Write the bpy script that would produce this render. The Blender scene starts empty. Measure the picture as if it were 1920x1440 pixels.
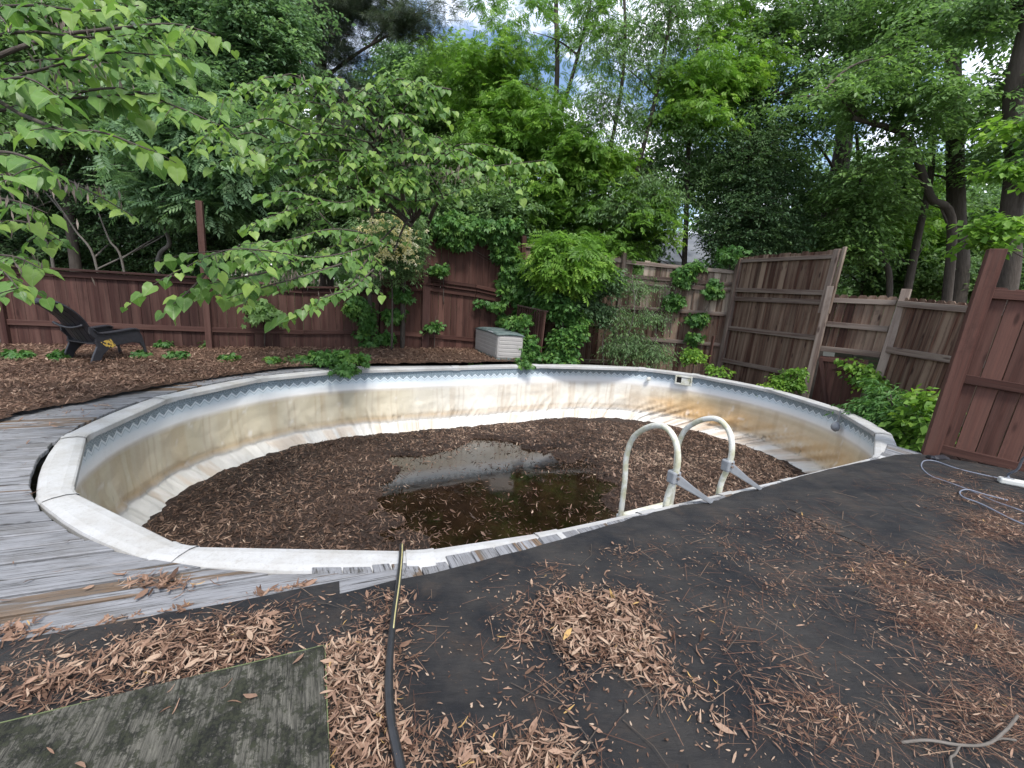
import bpy, math, random
import numpy as np
from mathutils import Matrix, Vector
rng = np.random.default_rng(7)
random.seed(7)
SC = bpy.context.scene
COL = SC.collection

# ------------------------------------------------------------ camera
FPX, PITCH, ROLL, CAMH = 830.0, 0.21121, 0.06211, 1.4
_X = np.array([1, 0, 0.]); _F = np.array([0, math.cos(PITCH), -math.sin(PITCH)]); _D = np.array([0, -math.sin(PITCH), -math.cos(PITCH)])
_R = math.cos(ROLL)*_X - math.sin(ROLL)*_D
_N = math.sin(ROLL)*_X + math.cos(ROLL)*_D
CP = np.array([0, 0, CAMH])
cam = bpy.data.cameras.new('camera')
cam.sensor_width = 36.0
cam.lens = FPX/1920*36.0
cam.clip_start = 0.05
cam.clip_end = 2000
cam_o = bpy.data.objects.new('camera', cam)
COL.objects.link(cam_o)
m = Matrix(((_R[0], -_N[0], -_F[0], 0), (_R[1], -_N[1], -_F[1], 0), (_R[2], -_N[2], -_F[2], CAMH), (0, 0, 0, 1)))
cam_o.matrix_world = m
SC.camera = cam_o

# ------------------------------------------------------------ world, sun, exposure
SUN_AZ, SUN_EL = math.radians(155), math.radians(58)     # azimuth clockwise from +Y
w = bpy.data.worlds.new("World"); SC.world = w; w.use_nodes = True
nt = w.node_tree; nt.nodes.clear()
def NN(nt, t, **kw):
    n = nt.nodes.new(t)
    for k, v in kw.items(): setattr(n, k, v)
    return n
sky = NN(nt, 'ShaderNodeTexSky', sky_type='NISHITA'); sky.sun_disc = False
sky.sun_elevation = SUN_EL; sky.sun_rotation = SUN_AZ
tc = NN(nt, 'ShaderNodeTexCoord')
mp = NN(nt, 'ShaderNodeMapping'); mp.inputs['Scale'].default_value = (1, 1, 2.2); mp.inputs['Location'].default_value = (0.35, 0.1, 0.0)
nz = NN(nt, 'ShaderNodeTexNoise'); nz.inputs['Scale'].default_value = 3.2; nz.inputs['Detail'].default_value = 7; nz.inputs['Roughness'].default_value = .6
rp = NN(nt, 'ShaderNodeValToRGB'); rp.color_ramp.elements[0].position = .44; rp.color_ramp.elements[1].position = .62
mx = NN(nt, 'ShaderNodeMix', data_type='RGBA')
bg = NN(nt, 'ShaderNodeBackground'); out = NN(nt, 'ShaderNodeOutputWorld')
L = nt.links.new
L(tc.outputs['Generated'], mp.inputs['Vector']); L(mp.outputs[0], nz.inputs['Vector']); L(nz.outputs[0], rp.inputs[0])
L(rp.outputs[0], mx.inputs[0]); L(sky.outputs[0], mx.inputs[6]); mx.inputs[7].default_value = (11.0, 11.3, 12.2, 1)
L(mx.outputs[2], bg.inputs[0]); L(bg.outputs[0], out.inputs[0]); bg.inputs[1].default_value = 0.10
sl = bpy.data.lights.new('sun', 'SUN'); sl.energy = 2.0; sl.angle = math.radians(12); sl.color = (1, .96, .9)
so = bpy.data.objects.new('sun', sl); COL.objects.link(so)
sdir = Vector((math.sin(SUN_AZ)*math.cos(SUN_EL), math.cos(SUN_AZ)*math.cos(SUN_EL), math.sin(SUN_EL)))
so.rotation_euler = sdir.to_track_quat('Z', 'Y').to_euler()
SC.view_settings.view_transform = 'Standard'; SC.view_settings.look = 'None'
SC.view_settings.gamma = 1; SC.view_settings.exposure = 1.2
SC.cycles.max_bounces = 8; SC.cycles.diffuse_bounces = 6; SC.cycles.glossy_bounces = 2; SC.cycles.transmission_bounces = 5
SC.cycles.transparent_max_bounces = 4

# ------------------------------------------------------------ geometry helpers
def ray(u, v): return _F*FPX + _R*(u-960) + _N*(v-720)
def gz(u, v, z=0.):
    r = ray(u, v); return CP + r*((z-CAMH)/r[2])
def at(u, v, Y):
    r = ray(u, v); return CP + r*(Y/r[1])
def zat(u, v, xy):
    r = ray(u, v); return CAMH + r[2]*math.hypot(xy[0], xy[1])/math.hypot(r[0], r[1])
def nrm(a):
    a = np.asarray(a, float); return a/np.maximum(np.linalg.norm(a, axis=-1, keepdims=True), 1e-9)

def vnoise(x, y, seed=0):
    x = np.asarray(x, float); y = np.asarray(y, float)
    g = np.random.default_rng(seed).random((256, 256))
    xi = np.floor(x).astype(int); yi = np.floor(y).astype(int); fx = x-xi; fy = y-yi
    fx = fx*fx*(3-2*fx); fy = fy*fy*(3-2*fy)
    a = g[xi % 256, yi % 256]; b = g[(xi+1) % 256, yi % 256]; c = g[xi % 256, (yi+1) % 256]; d = g[(xi+1) % 256, (yi+1) % 256]
    return (a*(1-fx)+b*fx)*(1-fy)+(c*(1-fx)+d*fx)*fy
def fbm(x, y, seed=0, o=4):
    s = 0; a = .5
    for k in range(o): s = s+a*vnoise(x*2**k+k*7.3, y*2**k+k*3.1, seed+k); a *= .5
    return s/(1-.5**o)

class MB:
    """mesh builder: points, faces, board coordinates (across, along, random)"""
    def __init__(s): s.v = []; s.f = []; s.b = []
    def add(s, vs, fs, bc=None):
        o = len(s.v); s.v += [tuple(map(float, p)) for p in vs]; s.f += [tuple(o+i for i in f) for f in fs]
        s.b += [tuple(map(float, p)) for p in bc] if bc is not None else [tuple(map(float, p)) for p in vs]
    def prism(s, outline, O, ax, ay, az, th, cap0=None):
        """outline in (ax, ay) plane from O, extruded by th along az"""
        O, ax, ay, az = map(lambda q: np.asarray(q, float), (O, ax, ay, az)); n = len(outline); r = random.random()*50
        vs = [O+ax*a+ay*b for a, b in outline]+[O+ax*a+ay*b+az*th for a, b in outline]
        bc = [(a, b, r) for a, b in outline]+[(a+.03, b, r) for a, b in outline]
        fs = [tuple(range(n))[::-1], tuple(range(n, 2*n))]+[(i, (i+1) % n, n+(i+1) % n, n+i) for i in range(n)]
        s.add(vs, fs, bc)
    def beam(s, p0, p1, wx, hz, up=(0, 0, 1)):
        """rectangular beam p0->p1; wx sideways, hz along up"""
        p0 = np.asarray(p0, float); p1 = np.asarray(p1, float); d = p1-p0; ln = np.linalg.norm(d); d = d/ln
        sd = nrm(np.cross(d, up)); u = np.cross(sd, d); r = random.random()*50
        vs = []; bc = []
        for q, l in ((p0, 0), (p1, ln)):
            for a, b in ((-1, -1), (1, -1), (1, 1), (-1, 1)):
                vs.append(q+sd*a*wx/2+u*b*hz/2); bc.append((a*wx/2+b*hz*.6, l, r))
        s.add(vs, [(0, 1, 2, 3), (7, 6, 5, 4), (0, 4, 5, 1), (1, 5, 6, 2), (2, 6, 7, 3), (3, 7, 4, 0)], bc)
    def tube(s, pts, rad, n=6, caps=True):
        pts = np.asarray(pts, float); m = len(pts); rad = np.broadcast_to(rad, (m,))
        t = nrm(np.gradient(pts, axis=0)); ref = np.array([0.3, .2, 1.]); 
        if abs(nrm(t.mean(0))@nrm(ref)) > .9: ref = np.array([1., .1, 0])
        a = nrm(np.cross(t, ref)); b = np.cross(t, a); r = random.random()*50
        ang = np.arange(n)*2*np.pi/n; L_ = np.concatenate([[0], np.cumsum(np.linalg.norm(np.diff(pts, axis=0), axis=1))])
        vs = []; bc = []
        for i in range(m):
            for k in range(n):
                vs.append(pts[i]+rad[i]*(a[i]*math.cos(ang[k])+b[i]*math.sin(ang[k]))); bc.append((rad[i]*abs(ang[k]-3.14), L_[i], r))
        fs = [(i*n+k, i*n+(k+1) % n, (i+1)*n+(k+1) % n, (i+1)*n+k) for i in range(m-1) for k in range(n)]
        if caps: fs += [tuple(range(n))[::-1], tuple((m-1)*n+k for k in range(n))]
        s.add(vs, fs, bc)
    def build(s, name, mat, parent=None, smooth=False, bevel=0, seg=2):
        me = bpy.data.meshes.new(name); me.from_pydata(s.v, [], s.f)
        at_ = me.attributes.new('bc', 'FLOAT_VECTOR', 'POINT'); at_.data.foreach_set('vector', np.array(s.b, np.float32).ravel())
        me.materials.append(mat)
        if smooth: me.polygons.foreach_set('use_smooth', [True]*len(me.polygons))
        me.update()
        o = bpy.data.objects.new(name, me); COL.objects.link(o)
        if parent: o.parent = parent
        if bevel:
            md = o.modifiers.new('b', 'BEVEL'); md.width = bevel; md.segments = seg; md.limit_method = 'ANGLE'; md.angle_limit = .6
        return o
def spline(pts, n=6):
    """Catmull-Rom"""
    p = np.asarray(pts, float); p = np.vstack([2*p[0]-p[1], p, 2*p[-1]-p[-2]]); o = []
    for i in range(1, len(p)-2):
        for t in np.linspace(0, 1, n, endpoint=False):
            o.append(.5*((2*p[i])+(p[i+1]-p[i-1])*t+(2*p[i-1]-5*p[i]+4*p[i+1]-p[i+2])*t*t+(3*p[i]-p[i-1]-3*p[i+1]+p[i+2])*t**3))
    o.append(p[-2]); return np.array(o)
def meshnp(name, V, Fc, mat, parent=None, attrs=None, smooth=False, uv=None):
    """fast mesh from numpy arrays, all faces the same size"""
    V = np.ascontiguousarray(V, np.float32); Fc = np.ascontiguousarray(Fc, np.int32); k = Fc.shape[1]; nf = len(Fc)
    me = bpy.data.meshes.new(name); me.vertices.add(len(V)); me.vertices.foreach_set('co', V.ravel())
    me.loops.add(nf*k); me.loops.foreach_set('vertex_index', Fc.ravel())
    me.polygons.add(nf); me.polygons.foreach_set('loop_start', np.arange(0, nf*k, k, dtype=np.int32))
    try: me.polygons.foreach_set('loop_total', np.full(nf, k, np.int32))
    except Exception: pass
    if smooth: me.polygons.foreach_set('use_smooth', np.ones(nf, bool))
    for nme, ar in (attrs or {}).items():
        ar = np.asarray(ar, np.float32)
        if ar.ndim == 1: a = me.attributes.new(nme, 'FLOAT', 'POINT'); a.data.foreach_set('value', ar)
        elif ar.shape[1] == 3: a = me.attributes.new(nme, 'FLOAT_VECTOR', 'POINT'); a.data.foreach_set('vector', ar.ravel())
    me.materials.append(mat); me.update(calc_edges=True); me.validate()
    o = bpy.data.objects.new(name, me); COL.objects.link(o)
    if parent: o.parent = parent
    return o
def tag(o, label=None, cat=None, group=None, kind=None):
    if label: o['label'] = label
    if cat: o['category'] = cat
    if group: o['group'] = group
    if kind: o['kind'] = kind
    return o
def empty(name, loc=(0, 0, 0)):
    """an Empty at the thing's base; parts keep world coordinates through the inverse"""
    o = bpy.data.objects.new(name, None); o.location = [float(c) for c in loc]; o.empty_display_size = .1; COL.objects.link(o); return o
def adopt(root):
    for c in root.children: c.matrix_parent_inverse = Matrix.Translation(-Vector(root.location))

# ------------------------------------------------------------ materials
class G:
    def __init__(s, name):
        s.m = bpy.data.materials.new(name); s.m.use_nodes = True; s.nt = s.m.node_tree; s.nt.nodes.clear()
        s.out = s.nt.nodes.new('ShaderNodeOutputMaterial')
    def n(s, t, ins=None, **kw):
        x = s.nt.nodes.new(t)
        for k, v in kw.items(): setattr(x, k, v)
        for k, v in (ins or {}).items(): s.set(x.inputs[k], v)
        return x
    def set(s, i, v):
        if hasattr(v, 'is_output') or isinstance(v, bpy.types.NodeSocket): s.nt.links.new(v, i)
        elif isinstance(v, tuple) and len(v) == 3 and i.type == 'RGBA': i.default_value = (*v, 1)
        else: i.default_value = v
    def math(s, op, a, b=None, c=None, clamp=False):
        x = s.n('ShaderNodeMath', operation=op, use_clamp=clamp); s.set(x.inputs[0], a)
        if b is not None: s.set(x.inputs[1], b)
        if c is not None: s.set(x.inputs[2], c)
        return x.outputs[0]
    def attr(s, name, o='Vector'): return s.n('ShaderNodeAttribute', attribute_name=name).outputs[o]
    def scale(s, v, sc, loc=(0, 0, 0)): return s.n('ShaderNodeMapping', {'Vector': v, 'Scale': sc, 'Location': loc}).outputs[0]
    def noise(s, v, sc, det=4, rough=.55, o=0): return s.n('ShaderNodeTexNoise', {'Vector': v, 'Scale': sc, 'Detail': det, 'Roughness': rough}).outputs[o]
    def ramp(s, f, stops, interp='LINEAR'):
        x = s.n('ShaderNodeValToRGB', {'Fac': f}); e = x.color_ramp.elements; x.color_ramp.interpolation = interp
        while len(e) < len(stops): e.new(.5)
        for el, (p, c) in zip(e, stops): el.position = p; el.color = (*c, 1) if isinstance(c, tuple) else (c, c, c, 1)
        return x.outputs[0]
    def mix(s, f, a, b, bt='MIX'):
        x = s.n('ShaderNodeMix', data_type='RGBA', blend_type=bt); s.set(x.inputs[0], f); s.set(x.inputs[6], a); s.set(x.inputs[7], b); return x.outputs[2]
    def bump(s, h, st=.5, d=.01): return s.n('ShaderNodeBump', {'Height': h, 'Strength': st, 'Distance': d}).outputs[0]
    def bsdf(s, col, rough=.7, bump=None, spec=.4, metal=0, trans=None, tcol=None):
        p = s.n('ShaderNodeBsdfPrincipled', {'Base Color': col, 'Roughness': rough, 'Metallic': metal, 'Specular IOR Level': spec})
        if bump is not None: s.set(p.inputs['Normal'], bump)
        o = p.outputs[0]
        if trans:
            t = s.n('ShaderNodeBsdfTranslucent', {'Color': tcol if tcol is not None else col})
            o = s.n('ShaderNodeMixShader', {0: trans, 1: o, 2: t.outputs[0]}).outputs[0]
        s.nt.links.new(o, s.out.inputs[0]); return s.m
    def obj(s): return s.n('ShaderNodeTexCoord').outputs['Object']

def wood(name, base, dark, grey, grey_amt=.45, rough=.8, knots=True, edge=False):
    g = G(name); bc = g.attr('bc')
    sep = g.n('ShaderNodeSeparateXYZ', {0: bc})
    fine = g.noise(g.scale(bc, (95, 2.6, 1)), 1, 5, .65)
    mid = g.noise(g.scale(bc, (14, .7, 1)), 1, 3)
    board = g.noise(g.scale(bc, (0.0, 0.0, 3.3)), 1, 0)
    c = g.mix(g.ramp(fine, [(.35, 0), (.65, 1)]), dark, base)
    gm = g.math('MULTIPLY', g.ramp(g.math('ADD', g.math('MULTIPLY', mid, .7), g.math('MULTIPLY', board, .5)), [(.5, 0), (.72, 1)]), grey_amt)
    c = g.mix(gm, c, grey)
    c = g.mix(.8, c, g.ramp(board, [(.32, .5), (.68, 1.4)]), 'MULTIPLY')
    c = g.mix(g.ramp(g.noise(g.scale(bc, (5, 3, 1)), 1, 6, .75), [(.55, 0), (.75, .55)]), c, dark)
    if knots:
        vo = g.n('ShaderNodeTexVoronoi', {'Vector': g.scale(bc, (7, 2.2, 1)), 'Scale': 1.0}).outputs['Distance']
        c = g.mix(g.ramp(vo, [(.07, .85), (.17, 0)]), c, dark)
    return g.bsdf(c, rough, g.bump(fine, .5, .004), .25)
M = {}
M['maroon'] = wood('maroon_paint', (.060, .022, .016), (.030, .012, .009), (.13, .07, .055), .35)
M['maroon_old'] = wood('maroon_weathered', (.056, .022, .018), (.028, .012, .010), (.13, .075, .06), .4)
M['redwood'] = wood('weathered_red_boards', (.098, .043, .027), (.022, .009, .007), (.25, .19, .14), .55)
M['greywood'] = wood('weathered_grey_boards', (.16, .10, .07), (.05, .03, .022), (.30, .245, .195), .9)
M['railwood'] = wood('weathered_rails', (.14, .095, .075), (.06, .036, .030), (.22, .18, .15), .9)

def deckpaint(name, thr=.62):
    g = G(name); bc = g.attr('bc')
    fine = g.noise(g.scale(bc, (70, 3, 1)), 1, 5, .7)
    peel = g.noise(g.scale(bc, (13, .8, 1)), 1, 6, .6)
    board = g.noise(g.scale(bc, (0, 0, 5.1)), 1, 0)
    paint = g.mix(g.ramp(fine, [(.3, 0), (.7, 1)]), (.15, .153, .162), (.245, .248, .262))
    woodc = g.mix(fine, (.05, .035, .025), (.19, .13, .085))
    f = g.ramp(g.math('ADD', peel, g.math('MULTIPLY', g.math('SUBTRACT', board, .5), .55)), [(thr, 0), (thr+.025, 1)])
    c = g.mix(f, paint, woodc)
    crack = g.ramp(g.noise(g.scale(bc, (120, 2.2, 1.7)), 1, 4, .8), [(.40, 1), (.45, 0)])
    c = g.mix(g.math('MULTIPLY', crack, .9), c, (.03, .028, .026))
    dirt = g.noise(g.scale(bc, (7, 3, 1)), 1, 6, .7)
    c = g.mix(g.ramp(dirt, [(.48, 0), (.68, .6)]), c, (.095, .088, .08))
    c = g.mix(.6, c, g.ramp(board, [(.3, .7), (.7, 1.2)]), 'MULTIPLY')
    return g.bsdf(c, .65, g.bump(g.math('SUBTRACT', fine, g.math('ADD', f, crack)), .5, .004), .3)
M['deck'] = deckpaint('peeling_grey_deck_paint', .60)
M['deck_old'] = deckpaint('bare_grey_deck_wood', .62)

g = G('black_roll_roofing'); ob = g.obj()
f1 = g.noise(ob, 500, 3); f2 = g.noise(ob, 2.6, 7, .65)
c = g.mix(g.ramp(f2, [(.38, 0), (.62, 1)]), (.011, .013, .017), (.044, .042, .040))
c = g.mix(g.ramp(f1, [(.58, 0), (.75, .5)]), c, (.09, .09, .095))
vd = g.n('ShaderNodeTexVoronoi', {'Vector': ob, 'Scale': 55.0}).outputs['Distance']
c = g.mix(g.math('MULTIPLY', g.ramp(vd, [(.06, 1), (.11, 0)]), g.ramp(g.noise(ob, 5, 4), [(.45, 0), (.65, .8)])), c, (.20, .13, .08))
c = g.mix(g.ramp(g.noise(ob, 4.5, 7, .75), [(.52, 0), (.70, .55)]), c, (.075, .055, .042)); c = g.mix(1, c, (.82, .80, .80), 'MULTIPLY')
M['mat'] = g.bsdf(c, .85, g.bump(g.math('ADD', g.math('MULTIPLY', f1, .3), g.math('MULTIPLY', g.noise(g.scale(ob, (1.2, 4, 1)), 1.6, 5), 3.0)), .8, .03), .3)

g = G('brown_leaf_litter'); ob = g.obj()
v = g.n('ShaderNodeTexVoronoi', {'Vector': g.n('ShaderNodeVectorMath', {0: g.scale(ob, (1.0, 1.6, 1)), 1: g.n('ShaderNodeTexNoise', {'Vector': ob, 'Scale': 14.0}).outputs[1]}, operation='ADD').outputs[0], 'Scale': 26.0})
c = g.mix(g.noise(ob, 90, 3), g.ramp(v.outputs['Color'], [(0, (.045, .027, .019)), (.4, (.14, .082, .055)), (1, (.32, .205, .14))]), (.10, .058, .040))
M['litter'] = g.bsdf(c, .9, g.bump(v.outputs['Distance'], .9, .03), .2)
g = G('wet_leaf_muck'); ob = g.obj()
v = g.n('ShaderNodeTexVoronoi', {'Vector': g.n('ShaderNodeVectorMath', {0: g.scale(ob, (1.0, 1.5, 1)), 1: g.n('ShaderNodeTexNoise', {'Vector': ob, 'Scale': 12.0}).outputs[1]}, operation='ADD').outputs[0], 'Scale': 24.0})
c = g.ramp(v.outputs['Color'], [(0, (.018, .011, .008)), (.5, (.06, .036, .026)), (1, (.15, .095, .07))])
c = g.mix(g.ramp(g.noise(ob, .9, 5), [(.4, 0), (.62, .7)]), c, (.02, .014, .012))
M['muck'] = g.bsdf(c, .7, g.bump(v.outputs['Distance'], .9, .03), .35)

def leaflitter(name, stops, rough=.75):
    g = G(name); r = g.attr('rnd', 'Fac')
    c = g.ramp(r, stops)
    c = g.mix(g.math('MULTIPLY', g.noise(g.obj(), 160, 2), .5), c, (.05, .025, .018))
    return g.bsdf(c, rough, None, .25, trans=.12)
M['deadleaf'] = leaflitter('dead_leaf', [(0, (.055, .030, .020)), (.3, (.17, .10, .066)), (.65, (.34, .215, .15)), (.93, (.48, .35, .25)), (1, (.50, .32, .12))])
M['deadleaf_dim'] = leaflitter('dead_leaf_deck', [(0, (.07, .036, .024)), (.4, (.19, .112, .075)), (.8, (.35, .235, .165)), (1, (.52, .40, .30))])
M['deadleaf_wet'] = leaflitter('dead_leaf_wet', [(0, (.035, .021, .015)), (.35, (.13, .080, .055)), (.75, (.30, .20, .145)), (1, (.55, .42, .31))], .55)
M['needle'] = leaflitter('pine_needle', [(0, (.08, .035, .022)), (.6, (.20, .10, .065)), (1, (.36, .25, .17))])

def leafmat(name, c0, c1, c2, trans=.38, rough=.5, rib=False):
    k_ = 1.34 if name in ('oak_leaf', 'mid_leaf', 'blue_green_leaf', 'dark_leaf') else 1.14
    c0, c1, c2 = [tuple(x*k_ for x in c_) for c_ in (c0, c1, c2)]; g = G(name); r = g.attr('rnd', 'Fac')
    c = g.ramp(r, [(0, c0), (.55, c1), (1, c2)])
    if rib:
        e = g.attr('edge', 'Fac'); c = g.mix(g.ramp(e, [(.04, .75), (.13, 0)]), c, (.26, .36, .14)); c = g.mix(g.ramp(g.math('SINE', g.math('MULTIPLY', e, 26)), [(.7, 0), (1, .22)]), c, (.24, .33, .12)); c = g.mix(g.ramp(g.noise(g.obj(), 60, 3), [(.68, 0), (.74, .7)]), c, (.20, .15, .05))
    c = g.mix(g.math('MULTIPLY', g.noise(g.obj(), 45, 2), .25), c, tuple(x*.6 for x in c0))
    t = g.mix(1, c, (1.15, 1.25, .8), 'MULTIPLY')
    return g.bsdf(c, rough, None, .35, trans=trans, tcol=t)
M['lf_redbud'] = leafmat('redbud_leaf', (.065, .14, .04), (.125, .235, .055), (.24, .35, .08), .45, .42, rib=True)
M['lf_redbud2'] = leafmat('redbud_leaf_far', (.075, .16, .045), (.12, .235, .065), (.19, .31, .08), .4, .5)
M['lf_bright'] = leafmat('bright_leaf', (.085, .18, .03), (.145, .275, .04), (.25, .38, .055), .45)
M['lf_mid'] = leafmat('mid_leaf', (.085, .15, .055), (.14, .235, .075), (.21, .33, .095), .45)
M['lf_oak'] = leafmat('oak_leaf', (.075, .13, .058), (.12, .20, .08), (.19, .29, .11), .45)
M['lf_blue'] = leafmat('blue_green_leaf', (.075, .135, .07), (.125, .21, .10), (.20, .30, .14), .45)
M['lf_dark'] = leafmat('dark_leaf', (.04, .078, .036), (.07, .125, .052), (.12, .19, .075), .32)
M['lf_pine'] = leafmat('pine_needles', (.06, .085, .06), (.10, .13, .09), (.16, .19, .14), .3)
M['lf_vine'] = leafmat('creeper_leaf', (.045, .12, .03), (.08, .18, .04), (.15, .27, .05), .35)
M['pod'] = leafmat('dry_seed_pod', (.10, .075, .06), (.18, .14, .12), (.28, .23, .20), .1)
M['flower'] = leafmat('cream_flower', (.52, .44, .16), (.66, .60, .34), (.72, .70, .56), .3)
g = G('bark'); bc = g.attr('bc'); f = g.noise(g.scale(bc, (40, 6, 1)), 1, 5, .65)
M['bark'] = g.bsdf(g.mix(f, (.025, .020, .017), (.12, .10, .085)), .9, g.bump(f, .8, .02), .15)
g = G('pale_bark'); bc = g.attr('bc'); f = g.noise(g.scale(bc, (25, 9, 1)), 1, 5, .65)
M['bark_pale'] = g.bsdf(g.mix(f, (.06, .052, .045), (.20, .18, .16)), .9, g.bump(f, .8, .015), .15)

g = G('forest_ground'); ob = g.obj(); n1 = g.noise(ob, .6, 6); n2 = g.noise(ob, 14, 5)
c = g.mix(n2, (.03, .022, .014), (.10, .07, .045)); c = g.mix(g.ramp(n1, [(.45, 0), (.6, .8)]), c, (.03, .06, .018))
M['ground'] = g.bsdf(c, .95, g.bump(n2, .8, .05), .1)

# liner: stains come as a per-point colour, printed border from the wall's own u (metres along) and z
g = G('pool_liner_vinyl'); uvw = g.attr('uvw'); sp = g.n('ShaderNodeSeparateXYZ', {0: uvw}); U, Z = sp.outputs[0], sp.outputs[1]
base = g.attr('col', 'Color')
per = .125
tri = g.math('MULTIPLY', g.math('ABSOLUTE', g.math('SUBTRACT', g.math('FRACT', g.math('DIVIDE', U, per)), .5)), 2)
zz = g.math('ADD', g.math('MULTIPLY', tri, -.055), -.165)          # zigzag centre line
dz = g.math('SUBTRACT', Z, zz)
line = g.math('LESS_THAN', g.math('ABSOLUTE', dz), .012)
above = g.math('GREATER_THAN', dz, 0)
sc1 = g.noise(g.scale(uvw, (60, 90, 1)), 1, 3, .7)
dk = g.mix(g.ramp(sc1, [(.40, 0), (.6, 1)]), (.075, .115, .14), (.34, .41, .46))
# fine rows printed near the top
rows = g.math('GREATER_THAN', g.math('SINE', g.math('MULTIPLY', Z, 210)), .2)
dk = g.mix(g.math('MULTIPLY', rows, g.math('GREATER_THAN', Z, -.1)), dk, (.20, .29, .35))
pale = g.mix(g.n('ShaderNodeMapRange', {'Value': Z, 'From Min': -.27, 'From Max': -.2}).outputs[0], (.62, .70, .76), (.46, .57, .65))
fade = g.n('ShaderNodeMapRange', {'Value': Z, 'From Min': -.34, 'From Max': -.235, 'To Min': 0., 'To Max': .75}).outputs[0]
c = g.mix(fade, base, pale)
c = g.mix(g.math('MULTIPLY', g.math('GREATER_THAN', dz, -.026), .5), c, (.26, .36, .42))
c = g.mix(g.math('MULTIPLY', above, .9), c, dk)
c = g.mix(g.math('MULTIPLY', line, .9), c, (.66, .72, .76))
dirt = g.noise(g.scale(uvw, (9, 3, 1)), 1, 6, .7)
c = g.mix(g.ramp(dirt, [(.55, 0), (.8, .25)]), c, (.40, .38, .33))
M['liner'] = g.bsdf(c, .45, g.bump(g.noise(g.scale(uvw, (7, 10, 1)), 1, 5, .6), .35, .02), .4)

g = G('weathered_white_resin'); ob = g.obj(); n1 = g.noise(ob, 3.5, 7, .7); n2 = g.noise(ob, 55, 5, .8); n3_ = g.noise(g.scale(ob, (1, 1, 1)), 16, 6, .75)
c = g.mix(g.ramp(n1, [(.36, 0), (.66, 1)]), (.43, .435, .44), (.33, .32, .30)); c = g.mix(g.ramp(n2, [(.53, 0), (.70, .6)]), c, (.25, .24, .225)); c = g.mix(g.ramp(n3_, [(.58, 0), (.72, .5)]), c, (.24, .22, .18))
M['rail'] = g.bsdf(c, .65, g.bump(n2, .5, .004), .25)
g = G('ladder_resin'); ob = g.obj(); n1 = g.noise(ob, 9, 5, .6); n2 = g.noise(ob, 45, 4, .7)
c = g.mix(g.ramp(n1, [(.42, 0), (.6, 1)]), (.60, .60, .56), (.42, .41, .29)); c = g.mix(g.ramp(n2, [(.6, 0), (.75, .5)]), c, (.22, .23, .13))
M['ladder'] = g.bsdf(c, .5, None, .4)
g = G('grey_plastic'); n1 = g.noise(g.obj(), 20, 4); M['greyplastic'] = g.bsdf(g.mix(n1, (.17, .18, .19), (.28, .29, .31)), .5, None, .4)
g = G('black_plastic'); n1 = g.noise(g.obj(), 18, 4); M['black'] = g.bsdf(g.mix(n1, (.012, .012, .016), (.035, .035, .042)), .45, None, .4)
g = G('rubber_hose'); M['hose'] = g.bsdf(g.mix(g.noise(g.obj(), 30, 3), (.012, .013, .015), (.03, .03, .032)), .35, None, .5)
g = G('faded_yellow_stripe'); M['stripe'] = g.bsdf(g.mix(g.noise(g.obj(), 30, 3), (.30, .26, .10), (.42, .38, .2)), .5)
g = G('grey_cable'); M['cable'] = g.bsdf((.17, .19, .24), .45)
g = G('white_plastic'); M['white'] = g.bsdf(g.mix(g.noise(g.obj(), 30, 3), (.62, .62, .6), (.5, .5, .46)), .45)
g = G('taupe_plastic'); n1 = g.noise(g.obj(), 6, 5); M['taupe'] = g.bsdf(g.mix(n1, (.27, .255, .245), (.36, .345, .33)), .55)
g = G('green_grey_plastic'); n1 = g.noise(g.obj(), 9, 6, .7); M['lid'] = g.bsdf(g.mix(g.ramp(n1, [(.4, 0), (.65, 1)]), (.055, .085, .082), (.13, .155, .15)), .8, None, .2)
g = G('dark_shade'); M['dark'] = g.bsdf((.012, .011, .010), .9)  # near-black standing in for shade below the boards and inside the skimmer
g = G('label_paper'); M['paper'] = g.bsdf(g.mix(g.ramp(g.noise(g.obj(), 35, 3), [(.47, 0), (.53, 1)]), (.03, .03, .03), (.45, .30, .06)), .6)
g = G('shingle_roof'); ob = g.obj(); M['roof'] = g.bsdf(g.mix(g.noise(g.scale(ob, (3, 3, 30)), 1, 4), (.11, .115, .13), (.19, .20, .225)), .9)
g = G('house_siding'); M['siding'] = g.bsdf(g.mix(g.noise(g.obj(), 3, 4), (.25, .24, .22), (.33, .32, .30)), .8)
g = G('window_glass'); M['glass'] = g.bsdf((.02, .025, .03), .08, None, .6)
g = G('pond_water'); ob = g.obj()
c = g.mix(g.ramp(g.noise(ob, 3.0, 6, .7), [(.35, 0), (.7, 1)]), (.006, .004, .002), (.024, .014, .007))
film = g.ramp(g.noise(ob, 5, 7, .75), [(.5, 0), (.75, 1)])
M['water'] = g.bsdf(c, g.math('ADD', g.math('MULTIPLY', film, .22), .05), g.bump(g.noise(ob, 9, 4), .06, .01), 1.0)
g = G('mossy_plywood'); bc = g.attr('bc')
f = g.noise(g.scale(bc, (30, 2.2, 1)), 1, 8, .75); f2 = g.noise(g.scale(bc, (150, 9, 1)), 1, 5, .75); f3 = g.noise(g.scale(bc, (9, 6, 1)), 1, 8, .75); f4 = g.noise(g.scale(bc, (45, 40, 1)), 1, 5, .8)
c = g.mix(g.ramp(f2, [(.32, 0), (.66, 1)]), (.012, .012, .010), (.125, .12, .10))
c = g.mix(g.math('MULTIPLY', g.ramp(f, [(.54, 0), (.62, 1)]), .6), c, (.19, .18, .15))
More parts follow.
